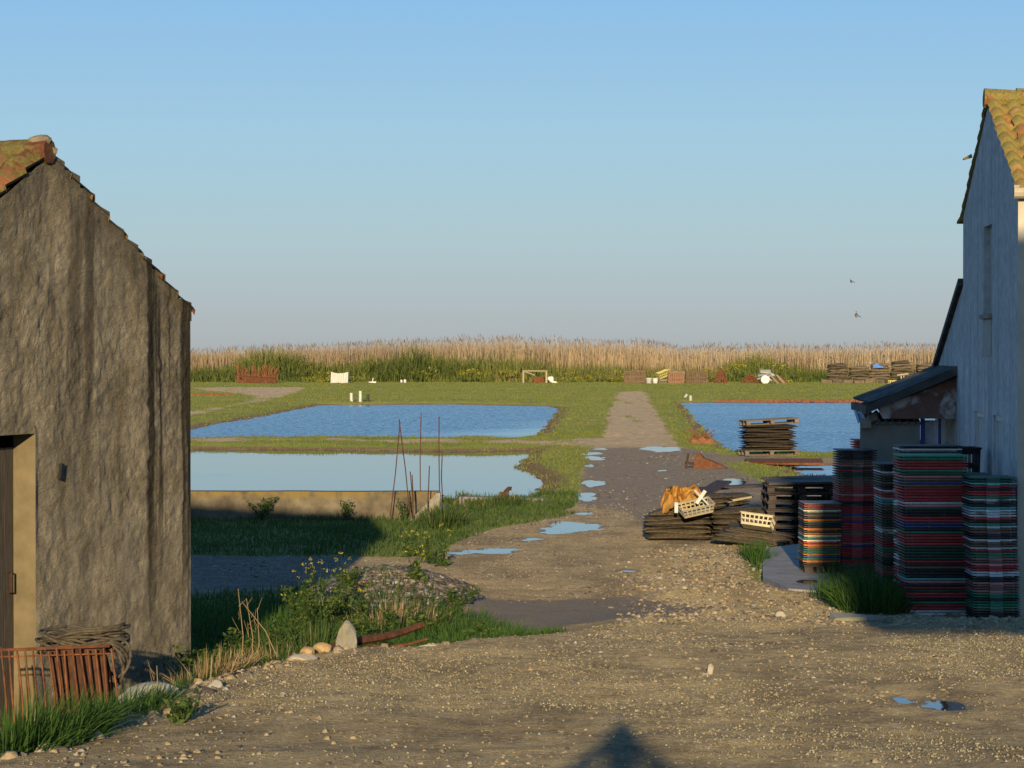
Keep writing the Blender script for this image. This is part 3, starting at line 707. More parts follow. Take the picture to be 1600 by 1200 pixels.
# ------------------------------------------------------------------ unseen building added behind the camera to shade the tray stacks
shade_building = empty('shade_building', (2.9, -1, 0), 0, 'tall unseen building added behind the viewpoint to shade the tray stacks', 'shade_building')
b = MB(); b.box((3.73, -4, 4.15), (6.55, 8, 8.7)); b.build('wall', M['wall_cream'], shade_building); b = MB(); b.box((-.14, -.5, 6.58), (1.18, 1.0, 3.84)); b.build('shadow_bay', M['wall_cream'], shade_building)  # side bay made up to shape the shadow edge at the stacks
b = MB(); b.prism([(-1.0, .2, 8.5), (3.3, .2, 8.9), (7.4, .2, 8.5)], (0, -8.4, 0)); b.build('roof', M['tile_warm'], shade_building)

# ------------------------------------------------------------------ pond wall on the left, with its sloping wing
M['pondwall'] = None
def pondwall_mat():
    m, n, l, b = nt_new('pond_wall_render')
    tc = n.new('ShaderNodeTexCoord').outputs['Object']
    nm = noise_n(n, l, tc, 4, 6, .62); nb = noise_n(n, l, tc, 1.3, 4)
    col = ramp(n, [(.32, (.065, .052, .034)), (.5, (.145, .118, .075)), (.68, (.24, .20, .135))]); l.new(math_n(n, l, 'MULTIPLY_ADD', nm, .6, math_n(n, l, 'MULTIPLY', nb, .4)), col.inputs[0])
    sx = n.new('ShaderNodeSeparateXYZ'); l.new(tc, sx.inputs[0])
    top = smooth_n(n, l, math_n(n, l, 'MULTIPLY_ADD', nb, .22, sx.outputs[2]), .42, .52)
    lich = math_n(n, l, 'MULTIPLY', top, smooth_n(n, l, nm, .36, .55)); out = mixrgb(n, l, math_n(n, l, 'MULTIPLY', lich, .85), col.outputs[0], (.20, .135, .035))
    sv = smooth_n(n, l, noise_n(n, l, mapped(n, l, tc, (1, 1, .2)), 5, 4), .55, .65); out = mixrgb(n, l, math_n(n, l, 'MULTIPLY', sv, .5), out, (.08, .07, .05))
    l.new(out, b.inputs['Base Color']); b.inputs['Roughness'].default_value = .95
    l.new(bump_n(n, l, nm, .7, .04).outputs[0], b.inputs['Normal']); return m
M['pondwall'] = pondwall_mat()
pw_ = empty('pond_wall', (-10, 41.8, 0), 0, 'low lichen stained concrete wall holding the near left pond', 'wall')
b = MB(); xs_w = -1.18
def wl_top(x): return .455 + (vn(np.array([x * 1.7]), np.array([0.]), 4)[0] - .5) * .012
for k in range(72):
    x0 = -24 + k * (xs_w + 24) / 72; x1 = -24 + (k + 1) * (xs_w + 24) / 72; z0, z1 = wl_top(x0), wl_top(x1)
    b.quad((x0 + 10, -.1, -.7), (x1 + 10, -.1, -.7), (x1 + 10, -.1, z1), (x0 + 10, -.1, z0)); b.quad((x0 + 10, -.1, z0), (x1 + 10, -.1, z1), (x1 + 10, .25, z1), (x0 + 10, .25, z0))
    b.quad((x0 + 10, .25, -.7), (x1 + 10, .25, -.7), (x1 + 10, .25, z1), (x0 + 10, .25, z0))
b.quad((xs_w + 10, -.1, -.7), (xs_w + 10, .25, -.7), (xs_w + 10, .25, .455), (xs_w + 10, -.1, .455))
b.build('wall', M['pondwall'], pw_)
b = MB(); b.prism([(8.25, -.45, -.1), (8.78, -.45, .45), (8.84, -.45, .45), (8.84, -.45, -.1)], (0, .33, 0)); b.build('wing_wall', M['grey_block'], pw_)
kerb = MB(); kerb.box((-.15, 47.2, -.03), (1.6, .25, .16), rz=-.25, jit=.02); tag(kerb.build('concrete_kerb', M['grey_block']), 'short grey concrete kerb at the pond edge among grass', 'kerb')

# ------------------------------------------------------------------ vegetation as ribbons
def ribbons(name, base, height, width, mat, lean=.25, levels=3, tint=None, flat=0.0, seed=1, droop=.35, az=None):
    r = np.random.default_rng(seed); N = len(base); base = np.asarray(base, float)
    height = np.broadcast_to(height, (N,)); width = np.broadcast_to(width, (N,))
    a = r.uniform(0, 2 * np.pi, N) if az is None else az
    fa = r.uniform(0, 2 * np.pi, N)
    ln = np.abs(r.normal(0, lean, N))
    lx, ly = np.cos(a) * ln, np.sin(a) * ln
    wx, wy = np.cos(fa), np.sin(fa)
    tint = r.random(N) if tint is None else tint
    ts = np.linspace(0, 1, levels); V = []; T = []; Hf = []
    for t in ts[:-1]:
        bend = t + droop * t * t * 1.5
        c = base + np.stack([lx * bend * height, ly * bend * height, height * (t - droop * ln * t * t)], 1)
        ww = width * (1 - .55 * t) / 2
        V += [c - np.stack([wx * ww, wy * ww, 0 * ww], 1), c + np.stack([wx * ww, wy * ww, 0 * ww], 1)]
        T += [tint, tint]; Hf += [np.full(N, t)] * 2
    bend = 1 + droop * 1.5
    V.append(base + np.stack([lx * bend * height, ly * bend * height, height * (1 - droop * ln)], 1)); T.append(tint); Hf.append(np.ones(N))
    i = np.arange(N); q = []; L = levels - 1
    for k in range(L - 1):
        q.append(np.stack([2 * k * N + i, (2 * k + 1) * N + i, (2 * k + 3) * N + i, (2 * k + 2) * N + i], 1))
    tri = np.stack([(2 * L - 2) * N + i, (2 * L - 1) * N + i, 2 * L * N + i], 1)
    return fast_mesh(name, np.concatenate(V), np.concatenate(q) if q else None, tri, mat, {'tint': np.concatenate(T), 'hf': np.concatenate(Hf)})

M['blade'] = leafmat('grass_blades', [(0, (.030, .055, .012)), (.5, (.060, .105, .022)), (.8, (.10, .135, .035)), (1, (.24, .19, .085))])
M['blade_lush'] = leafmat('lush_grass_blades', [(0, (.028, .06, .012)), (.6, (.055, .115, .02)), (1, (.09, .15, .03))])
M['blade_bank'] = leafmat('bank_grass', [(0, (.10, .135, .022)), (.45, (.175, .205, .034)), (.75, (.24, .225, .05)), (1, (.31, .24, .10))])
M['dry'] = leafmat('dry_stalks', [(0, (.22, .15, .07)), (1, (.38, .28, .15))], transl=.2)
M['weed'] = leafmat('weed_leaves', [(0, (.03, .055, .012)), (.6, (.065, .11, .022)), (1, (.12, .15, .035))])
M['petal'] = leafmat('yellow_petals', [(0, (.55, .42, .03)), (1, (.7, .58, .06))], transl=.3)
M['reed'] = leafmat('reeds', [(0, (.055, .075, .02)), (.4, (.10, .11, .035)), (.75, (.22, .17, .08)), (1, (.33, .24, .12))], [(0, (.29, .21, .12)), (.5, (.44, .335, .205)), (1, (.56, .45, .30))], .25, (.15, .62))
M['plume'] = leafmat('reed_plumes', [(0, (.16, .10, .06)), (1, (.34, .25, .17))], transl=.3)
M['bush'] = leafmat('bank_bushes', [(0, (.05, .07, .018)), (.4, (.11, .14, .03)), (.75, (.19, .20, .045)), (1, (.26, .21, .09))])
M['gorse'] = leafmat('yellow_bloom', [(0, (.10, .12, .02)), (.5, (.28, .25, .03)), (1, (.45, .38, .04))])

def scatter_grass(name, n, box, hfun, wfun, mat, label, seed, thr=.45, lean=.3, cap=None, extra=None):
    r = np.random.default_rng(seed)
    x = r.uniform(box[0], box[1], n); y = r.uniform(box[2], box[3], n)
    m = masks(x, y)['grass']; m = m + (fbm(x * 1.3, y * 1.3, 40, 3) - .5) * 1.4 * (m > .15)
    if extra is not None: m = m * extra(x, y)
    k = m > thr; x, y = x[k], y[k]
    k = np.abs(x) < y * .215 + 1.2; x, y = x[k], y[k]
    z = H(x, y); k = z > WZ + .01; x, y, z = x[k], y[k], z[k]
    h = hfun(x, y, r) * (.5 + fbm(x * .9, y * .9, 50, 3)); w = wfun(x, y, r)
    tint = np.clip(.75 * fbm(x * 1.1, y * .7, 60, 3) + .35 * r.random(len(x)) - .05, 0, 1)
    me = ribbons(name, np.stack([x, y, z - .01], 1), h, w, mat, lean=lean, tint=tint, seed=seed)
    return tag(link(name, me), label, 'grass', kind='stuff')
def no_house(x, y):
    u = (x - HL_R.x) * wd.x + (y - HL_R.y) * wd.y; d = (x - HL_R.x) * nrm.x + (y - HL_R.y) * nrm.y
    return 1.0 - ((u > -4) & (u < halfw + .05) & (d < .05))
# near bank below the road edge and the yard in the shade
scatter_grass('grass', 60000, (-4.5, 1, 12, 27), lambda x, y, r: r.uniform(.05, .17, len(x)) * np.interp(sdist(x, y, bankline), [0, .7], [.6, 1.1]), lambda x, y, r: r.uniform(.006, .012, len(x)), M['blade_lush'], 'green grass on the bank below the gravel edge at left', 11, .35, .4, extra=no_house)
scatter_grass('grass', 60000, (-8, 2.5, 27, 50), lambda x, y, r: r.uniform(.04, .15, len(x)), lambda x, y, r: r.uniform(.010, .018, len(x)), M['blade'], 'dull grass growing in the shaded yard before the pond wall', 12, .42, .35)
scatter_grass('grass', 9000, (3.0, 4.8, 24, 36), lambda x, y, r: r.uniform(.12, .34, len(x)), lambda x, y, r: r.uniform(.008, .014, len(x)), M['blade_lush'], 'fresh green tuft of grass beside the tray stacks and concrete slab', 13, .45, .45)
scatter_grass('grass', 90000, (-14, 16, 46, 90), lambda x, y, r: r.uniform(.03, .09, len(x)), lambda x, y, r: r.uniform(.015, .03, len(x)), M['blade_bank'], 'short grass on the banks beside the near ponds and road', 14, .4, .35)
scatter_grass('grass', 120000, (-40, 44, 86, 232), lambda x, y, r: r.uniform(.03, .10, len(x)), lambda x, y, r: r.uniform(.04, .07, len(x)), M['blade_bank'], 'meadow grass on the far banks around the back ponds', 15, .4, .35)

# tall tuft at the bottom left, tuft by the trays, tuft at the wing wall
def tuft_points(n, c, rx, ry, seed):
    r = np.random.default_rng(seed); a = r.uniform(0, 6.283, n); q = np.sqrt(r.random(n))
    x = c[0] + rx * q * np.cos(a); y = c[1] + ry * q * np.sin(a); return x, y, H(x, y), q, r
def tuft(name, n, c, rx, ry, h0, h1, w, mat, label, seed, lean=.5, cat='grass tuft'):
    x, y, z, q, r = tuft_points(n, c, rx, ry, seed)
    h = r.uniform(h0, h1, n) * (1.1 - .5 * q)
    me = ribbons(name, np.stack([x, y, z - .02], 1), h, w * r.uniform(.7, 1.3, n), mat, lean=lean, levels=4, seed=seed, tint=np.clip(r.normal(.5, .25, n), 0, 1), droop=.5)
    return tag(link(name, me), label, cat)
tuft('grass_tuft', 2600, (-2.62, 13.6), .42, 1.0, .2, .48, .010, M['blade_lush'], 'long lush green grass tuft in front of the rusty basket', 21)
tuft('grass_tuft', 900, (-2.35, 15.2), .3, .6, .12, .3, .010, M['blade_lush'], 'smaller grass tuft at the right end of the rusty basket', 29)
tuft('grass_tuft', 1500, (3.72, 26.4), .4, .75, .25, .55, .012, M['blade_lush'], 'dense green grass tuft at the foot of the tallest tray stack', 22, .35)
tuft('grass_tuft', 1200, (-1.1, 40.3), .34, 1.2, .22, .5, .012, M['blade'], 'tall mixed grass clump at the sloping end of the pond wall', 23, .3)
tuft('grass_tuft', 1200, (-.35, 45.3), .6, 1.4, .10, .26, .014, M['blade'], 'grass clump on the pond edge right of the wall end', 24, .3)
tuft('grass_tuft', 900, (-.45, 23.2), .55, .9, .12, .3, .012, M['blade_lush'], 'leafy green tuft at the right end of the weedy bank', 25, .45)
tuft('grass_tuft', 1500, (-1.75, 22.6), .6, 1.4, .2, .42, .010, M['blade'], 'tall grass behind the upright grey stone', 26, .3)
tuft('grass_tuft', 1300, (-2.35, 19.4), .35, .9, .15, .4, .010, M['blade'], 'rough grass at the corner foot of the stucco shed', 27, .4)
tuft('grass_tuft', 500, (-2.15, 17.9), .3, .7, .2, .42, .008, M['dry'], 'dry straw coloured grass near the shed corner', 28, .35)

tuft('grass_tuft', 350, (-1.3, 26.6), .75, .8, .10, .28, .010, M['blade'], 'thin grass creeping up the front of the shell heap', 31, .4)
tuft('grass_tuft', 500, (-1.2, 25.2), .6, .8, .15, .38, .008, M['dry'], 'dry grass mixed in before the shell heap', 32, .35)
tuft('grass_tuft', 450, (-1.9, 21.0), .45, 1.2, .15, .42, .008, M['dry'], 'dry straw among the green grass left of the upright stone', 33, .35)
# weeds: leafy plants, mustard plants, dry stalks
def leaf_cloud(c, r3, n, size, seed, tl=(0, 1)):
    r = np.random.default_rng(seed); d = r.normal(0, 1, (n, 3)); d /= np.linalg.norm(d, axis=1)[:, None]
    p = d * (r.random(n) ** .5)[:, None] * np.array(r3) + np.array(c)
    a = r.normal(0, 1, (n, 3)); a /= np.linalg.norm(a, axis=1)[:, None]; b_ = np.cross(a, r.normal(0, 1, (n, 3))); b_ /= np.linalg.norm(b_, axis=1)[:, None] + 1e-9
    s = (size * r.uniform(.6, 1.4, n))[:, None]
    V = np.concatenate([p - a * s, p + b_ * s * .45, p + a * s, p - b_ * s * .45]); i = np.arange(n)
    t = np.clip(r.uniform(*tl, n), 0, 1)
    return V, np.stack([i, i + n, i + 2 * n, i + 3 * n], 1), np.tile(t, 4)
def leaf_obj(name, parts, mat, parent=None):
    V, Q, T, o = [], [], [], 0
    for v, q, t in parts: V.append(v); Q.append(q + o); T.append(t); o += len(v)
    T = np.concatenate(T)
    return link(name, fast_mesh(name, np.concatenate(V), np.concatenate(Q), None, mat, {'tint': T, 'hf': np.zeros(len(T))}), parent)
def mustard(x, y, h, label, seed, spread=.10):
    rr = random.Random(seed); z = Hs(x, y); e = empty('mustard_plant', (x, y, z), 0, label, 'weed', 'yellow flowering weeds on the bank')
    sb = MB(); lv = []; fl = []
    for k in range(rr.randint(3, 5)):
        a = rr.uniform(0, 6.28); top = Vector((math.cos(a) * spread * rr.uniform(.3, 1.4), math.sin(a) * spread, h * rr.uniform(.7, 1)))
        pts = [Vector((0, 0, -.02)), top * .5 + Vector((0, 0, .04)), top]; sb.tube(pts, [.005, .004, .002], 5)
        for q in range(3):
            t = rr.uniform(.25, .75); lv.append(leaf_cloud(top * t, (.05, .05, .04), 5, .03, seed * 31 + k * 7 + q))
        fl.append(leaf_cloud(top, (.03, .03, .02), 14, .008, seed * 17 + k))
        if rr.random() < .6: fl.append(leaf_cloud(top * .86 + Vector((.03, 0, 0)), (.02, .02, .018), 8, .007, seed * 19 + k))
    lv.append(leaf_cloud((0, 0, .07), (.12, .12, .08), 50, .04, seed))
    sb.build('stem', M['weed'], e); leaf_obj('foliage', lv, M['weed'], e); [leaf_obj('flower', [q], M['petal'], e) for q in fl]
for k, (px, py, h, lb) in enumerate([(538, 955, .72, 'tallest yellow mustard plant behind the stone at the shell heap'), (500, 948, .6, 'yellow mustard plant left of the shell heap against the shade'), (474, 945, .5, 'slender mustard weed furthest left of the shell heap'),
                                     (560, 965, .5, 'mustard weed just right of the upright stone'), (690, 872, .55, 'mustard plant with yellow heads near the rebar rods'), (672, 868, .45, 'yellow flowering weed left of the long thin puddle'), (640, 858, .4, 'low yellow weed at the shadow edge in the yard'),
                                     (650, 930, .42, 'yellow weed growing on top of the shell heap'), (455, 975, .45, 'small yellow weed in the dark grass by the yard shade')]):
    q = P(px, py, .1); mustard(q.x, q.y, h, lb, 300 + k)
def weed(x, y, h, r_, n, label, seed, mat='weed', size=.024):
    z = Hs(x, y); e = empty('leafy_weed', (x, y, z), 0, label, 'weed', 'leafy weeds on the banks'); rr = random.Random(seed)
    sb = MB(); parts = []
    for k in range(6):
        a = rr.uniform(0, 6.28); top = Vector((math.cos(a) * r_ * rr.uniform(.3, 1), math.sin(a) * r_ * rr.uniform(.3, 1), h * rr.uniform(.55, 1)))
        sb.tube([(0, 0, -.03), top * .5 + Vector((0, 0, .03)), top], [.006, .005, .002], 5)
        for t in (.3, .5, .7, .85, 1): parts.append(leaf_cloud(top * t, (.07, .07, .05), max(5, n // 16), size, seed * 13 + k * 5 + int(t * 10)))
    sb.build('stem', M['weed'], e); leaf_obj('foliage', parts, M[mat], e)
for k, (x, y, h, r_, n, lb) in enumerate([(-2.38, 20.0, .55, .3, 240, 'bushy weed hugging the corner of the stucco shed'), (-2.2, 18.6, .42, .3, 200, 'green leafy weed among dry grass by the shed'), (-1.1, 24.5, .26, .3, 180, 'leafy green weed in front of the shell heap'),
                                         (-.75, 24.6, .24, .3, 180, 'broad leaved weed at the right of the shell heap front'), (-1.6, 25.0, .38, .3, 220, 'dense weed left of the shell heap front'), (-.35, 22.9, .22, .3, 200, 'low leafy weed beside the wet patch'),
                                         (-2.7, 41.35, .34, .12, 90, 'dark leafy weed standing against the middle of the pond wall'), (-4.05, 41.35, .36, .3, 200, 'dark bushy weed against the left of the pond wall'), (-1.75, 41.35, .38, .12, 80, 'spindly weed before the wall near the rebar'), (-1.3, 22.2, .25, .3, 200, 'leafy weed right behind the rusty beam'),
                                         (-1.95, 24.2, .55, .4, 260, 'tall mixed weed at the shade edge of the bank'), (-2.2, 22.5, .4, .4, 240, 'spreading weed in the dark grass before the yard'), (-1.5, 23.3, .34, .3, 220, 'thick weed behind the upright stone'), (-1.75, 27.4, .26, .2, 120, 'weed sprouting from the left of the shell heap'), (-.55, 27.0, .2, .25, 120, 'weed creeping over the right end of the shell heap'),
                                         (-1.9, 14.4, .14, .15, 90, 'little green weed growing between the rubble stones')]):
    weed(x, y, h, r_, n, lb, 500 + k)
for k, (px0, py0, px1, py1, lb) in enumerate([(375, 1040, 372, 920, 'tallest upright dry stalk on the bank by the shed'), (392, 1020, 385, 935, 'dry stalk bent at its top beside the tallest'), (440, 1010, 378, 940, 'long dry stalk leaning left across the shade'), (395, 1015, 402, 950, 'dry stalk with a drooping brown head'), (232, 1085, 245, 1040, 'short broken dry stalk in the rubble')]):
    a = PD(px0, py0, 18.6 if k < 4 else 15.4); c = PD(px1, py1, 18.8 if k < 4 else 15.5); a.z = Hs(a.x, a.y) - .03
    st = MB(); mid = (a + c) / 2 + Vector((.03, 0, .02)); st.tube([a, mid, c], [.004, .0035, .002], 5)
    for q in range(4):
        t = random.uniform(.5, 1); p = a.lerp(c, t); st.tube([p, p + Vector((random.uniform(-.06, .06), random.uniform(-.05, .05), random.uniform(.03, .12)))], [.002, .001], 4)
    o = st.build('dry_stalk', M['dry']); tag(o, lb, 'dry stalk')
    if 'hf' not in o.data.attributes:
        at = o.data.attributes.new('tint', 'FLOAT', 'POINT'); at.data.foreach_set('value', np.full(len(o.data.vertices), .6, np.float32))

# reed bed along the horizon, with greener growth in front of it
def reed_top(px): return np.interp(px, [-200, 297, 480, 640, 730, 900, 1010, 1050, 1068, 1100, 1250, 1460, 1800], [548, 547, 541, 533, 530, 532, 537, 543, 548, 541, 540, 542, 542])
N = 52000; r = np.random.default_rng(77)
y = 236 + 14 * r.random(N) ** 1.4; x = r.uniform(-62, 66, N); px = 800 + x / y * F
z = H0(x, y)
top = HC + (553 - reed_top(px)) * y / F + (fbm(x * .25, y * .2, 71, 3) - .5) * .9
h = (top - z) * (1.06 - .45 * r.random(N) ** 1.8)
tint = np.clip(fbm(x * .35, y * .3, 73, 3) * .6 + .5 * r.random(N), 0, 1)
green = np.interp(px, [200, 300, 480, 640, 700, 900, 1010, 1500], [.55, .5, .55, .6, .85, .95, 1, 1]); tint = np.clip(tint * green, 0, 1)
tag(link('reed_bed', ribbons('reed_bed', np.stack([x, y, z], 1), h, r.uniform(.03, .07, N), M['reed'], lean=.06, levels=4, tint=tint, seed=78, droop=.6)), 'pale straw coloured reed bed along the horizon', 'reeds', kind='stuff')
k = r.random(N) < .12; n_ = k.sum()
tag(link('reed_plumes', ribbons('reed_plumes', np.stack([x[k], y[k], (z + h * .95)[k]], 1), r.uniform(.25, .5, n_), r.uniform(.05, .09, n_), M['plume'], lean=.35, seed=79)), 'feathery brown plumes topping the reeds', 'reeds', kind='stuff')
N = 60000; y = 222 + 15 * r.random(N); x = r.uniform(-52, 58, N); px = 800 + x / y * F
dens = fbm(x * .18, y * .15, 81, 3); bh = np.interp(px, [250, 300, 420, 520, 640, 740, 850, 930, 1000, 1060, 1100, 1180, 1260, 1500], [2.6, 2.9, 3.0, 2.4, 3.5, 2.6, 3.0, 2.0, 1.2, 1.8, 2.0, 2.5, 1.1, .9])
h = bh * np.clip(2.6 * (dens - .22), .12, 1.25) * r.uniform(.35, 1, N) * sstep(219, 231, y + 4 * dens)
tint = np.clip(fbm(x * .22, y * .2, 83, 3) * .9 + .45 * r.random(N) - .15, 0, 1)
tag(link('bank_weeds', ribbons('bank_weeds', np.stack([x, y, H0(x, y)], 1), h, r.uniform(.07, .16, N), M['bush'], lean=.35, tint=tint, seed=84, droop=.6)), 'tangled green weeds growing before the reed bed', 'weeds', kind='stuff')
pts = []
for (px, py, w, hh, n_) in [(490, 598, 16, 8, 500), (512, 590, 12, 10, 500), (545, 594, 14, 6, 300), (735, 580, 22, 7, 450), (805, 580, 20, 6, 350), (880, 590, 20, 8, 400), (940, 582, 16, 9, 450), (975, 590, 14, 8, 400), (1110, 580, 26, 7, 450), (1150, 572, 24, 8, 400), (1205, 575, 20, 8, 300), (1180, 603, 30, 4, 300), (1250, 600, 26, 6, 500), (1300, 605, 24, 5, 500), (1340, 603, 30, 6, 500), (1375, 596, 20, 7, 350), (1000, 585, 10, 7, 200), (660, 580, 20, 8, 200), (1062, 575, 12, 6, 150)]:
    D = 219; c = PD(px, py, D); 
    for q in range(7):
        rq = random.Random(px * 7 + q); pts.append(leaf_cloud(c + Vector((rq.gauss(0, w * .9) * D / F, rq.uniform(-3, 3), rq.gauss(0, hh * .5) * D / F)), (w * .4 * D / F, .6, hh * .45 * D / F), n_ // 16, .085, px * 3 + q, (0, 1)))
tag(leaf_obj('yellow_bloom', pts, M['gorse']), 'yellow flowering mustard drifts along the far bank', 'flowers', kind='stuff')

# ------------------------------------------------------------------ loose stones, shells
def pebbles(name, pos, size, mat, label, seed, flat=.55, tint=None, cat='gravel'):
    r = np.random.default_rng(seed); n = len(pos)
    B = np.array([(1, 0, 0), (-1, 0, 0), (0, 1, 0), (0, -1, 0), (0, 0, 1), (0, 0, -1), (.6, .6, .5), (-.6, .6, .45), (-.6, -.6, .5), (.6, -.6, .45)], float)
    # convex-ish low stone: ring of 6 + top ring of 3 + top
    ang = np.arange(6) * np.pi / 3
    ring = np.stack([np.cos(ang), np.sin(ang), np.zeros(6)], 1); top = np.stack([.55 * np.cos(ang[::2] + .4), .55 * np.sin(ang[::2] + .4), np.ones(3)], 1)
    B = np.concatenate([ring, top]); m = len(B)
    jit = r.uniform(.65, 1.25, (n, m, 1)) * B[None] ; s = size[:, None, None] * np.array([1, .8, flat])[None, None]
    jit = jit * s * r.uniform(.7, 1.3, (n, 1, 3)); a = r.uniform(0, 6.283, n); ca_, sa_ = np.cos(a)[:, None], np.sin(a)[:, None]
    X = jit[..., 0] * ca_ - jit[..., 1] * sa_ + pos[:, 0:1]; Y = jit[..., 0] * sa_ + jit[..., 1] * ca_ + pos[:, 1:2]; Z = jit[..., 2] + pos[:, 2:3]
    V = np.stack([X, Y, Z], -1).reshape(-1, 3); o = (np.arange(n) * m)[:, None, None]
    tr = [(6, 7, 8)]
    for k in range(3):
        a_, b2, c2, t0, t1 = 2 * k, 2 * k + 1, (2 * k + 2) % 6, 6 + k, 6 + (k + 1) % 3
        tr += [(a_, b2, t0), (b2, t1, t0), (b2, c2, t1)]
    T = (np.array(tr)[None] + o).reshape(-1, 3)
    t = np.repeat(r.random(n) if tint is None else tint, m)
    return tag(link(name, fast_mesh(name, V, None, T, mat, {'tint': t})), label, cat, kind='stuff')
def tintmat(name, stops, rough=.9):
    m, n, l, b = nt_new(name); at = n.new('ShaderNodeAttribute'); at.attribute_name = 'tint'; r_ = ramp(n, stops); l.new(at.outputs['Fac'], r_.inputs[0])
    pos = n.new('ShaderNodeNewGeometry').outputs['Position']; fi = ramp(n, [(.3, (.75, .75, .75)), (.7, (1.2, 1.2, 1.2))]); l.new(noise_n(n, l, pos, 50, 3), fi.inputs[0])
    l.new(mixrgb(n, l, 1, r_.outputs[0], fi.outputs[0], 'MULTIPLY'), b.inputs['Base Color']); b.inputs['Roughness'].default_value = rough; return m
M['pebble'] = tintmat('pebbles', [(0, (.10, .08, .06)), (.25, (.24, .18, .11)), (.6, (.36, .26, .13)), (.92, (.38, .30, .18)), (1, (.44, .39, .30))])
M['grit'] = tintmat('grit', [(0, (.12, .095, .052)), (.3, (.235, .19, .10)), (.6, (.32, .26, .132)), (.88, (.38, .31, .16)), (1, (.41, .37, .26))])
M['grit_mid'] = tintmat('grit_mid', [(0, (.09, .07, .05)), (.5, (.22, .17, .115)), (.85, (.32, .25, .165)), (1, (.42, .36, .28))])
M['shell'] = tintmat('oyster_shells', [(0, (.08, .055, .032)), (.5, (.19, .14, .085)), (.85, (.30, .235, .16)), (1, (.5, .45, .37))])
r = np.random.default_rng(91)
def stones_where(n, box, dens, szfun, name, mat, label, seed, flat=.55, lift=0.0, cat='gravel'):
    r = np.random.default_rng(seed); x = r.uniform(box[0], box[1], n); y = r.uniform(box[2], box[3], n)
    k = (r.random(n) < dens(x, y)) & (np.abs(x) < y * .21 + .6); x, y = x[k], y[k]
    return pebbles(name, np.stack([x, y, H(x, y) + lift], 1), szfun(r, len(x)), mat, label, seed + 1, flat, cat=cat)
def dens_fg(x, y):
    bed = sdist(x, y, bankline) < .1; c = fbm(x * 1.2, y * .5, 95, 3)
    return np.where(bed, sstep(.38, .7, c) * .9 + .06, 0)
stones_where(22000, (-3.5, 5.5, 12, 27), dens_fg, lambda r, n: .005 + .020 * r.random(n) ** 4, 'gravel', M['pebble'], 'yellowish loose gravel scattered over the foreground track', 92)
def dens_grit(x, y):
    bed = sdist(x, y, bankline) < .05; c = fbm(x * .9, y * .45, 195, 4); film = sdist(x, y, WET[1]) < 0
    return np.where(bed, .10 + .9 * sstep(.47, .68, c), 0) * np.where(film, .3, 1)
stones_where(110000, (-3.5, 5.6, 12.2, 27), dens_grit, lambda r, n: .0035 + .0075 * r.random(n) ** 2, 'gravel', M['grit'], 'fine yellowish grit covering the foreground track', 192, .8)
def dens_mid(x, y): return (sdist(x, y, ROADF) < -.1) * (.2 + .8 * sstep(.42, .6, fbm(x * .7, y * .35, 196, 4))) * (sdist(x, y, WET[1]) > -.1)
stones_where(50000, (-7, 9, 27, 46), dens_mid, lambda r, n: .006 + .014 * r.random(n) ** 2, 'gravel', M['grit_mid'], 'grey brown grit of the yard and track', 193, .6)
def dens_pale(x, y):
    s = sdist(x, y, PALE); return sstep(.6, -.5, s) * .9
stones_where(9000, (1, 5, 23, 36), dens_pale, lambda r, n: .012 + .035 * r.random(n) ** 3, 'gravel', M['pebble'], 'pale stony gravel bank before the bag heap and slab', 94)
def dens_edge(x, y):
    s = np.abs(sdist(x, y, bankline) - .12); return sstep(.4, .0, s) * np.where(x < .2, 1, 0) * np.interp(y, [12, 13, 17, 18, 20], [.6, 1, 1, .5, .3])
stones_where(9000, (-3.2, .4, 12.5, 21), dens_edge, lambda r, n: .012 + .05 * r.random(n) ** 3, 'gravel', M['pebble'], 'rubble stones spilling along the edge of the track', 96)
def dens_right(x, y): return sstep(1.0, .2, np.abs(y - (24.4 + .1 * x))) * sstep(1.5, 3.0, x) * .9
stones_where(7000, (1.5, 6, 22, 27), dens_right, lambda r, n: .010 + .03 * r.random(n) ** 3, 'gravel', M['pebble'], 'line of stones in front of the tray stacks', 97)
def dens_wet(x, y):
    s = sdist(x, y, WET[0]); return sstep(.5, -.8, s) * .8 * sstep(.4, .65, fbm(x, y * .5, 98, 3))
stones_where(16000, (0, 12, 34, 76), dens_wet, lambda r, n: .012 + .03 * r.random(n) ** 2, 'shell_crumbs', M['shell'], 'broken shell crumbs strewn over the dark wet track', 99, .35, cat='shells')
def dens_yard(x, y): return sstep(.5, .75, fbm(x * .8, y * .35, 101, 3)) * .5 * (sdist(x, y, ROADF) < 0)
stones_where(14000, (-7, 4, 27, 42), dens_yard, lambda r, n: .010 + .025 * r.random(n) ** 2, 'shell_crumbs', M['shell'], 'white shell crumbs scattered over the muddy yard', 103, .35, cat='shells')
def dens_heap(x, y): return sstep(1.1, .6, ((x + 1.35) / .95) ** 2 + ((y - 28.3) / 2.0) ** 2)
o = stones_where(12000, (-2.6, .2, 25.5, 31), dens_heap, lambda r, n: .025 + .045 * r.random(n), 'shell_heap', M['shell'], 'heap of discarded oyster shells overgrown at its edges', 105, .35, .01, cat='shell heap')

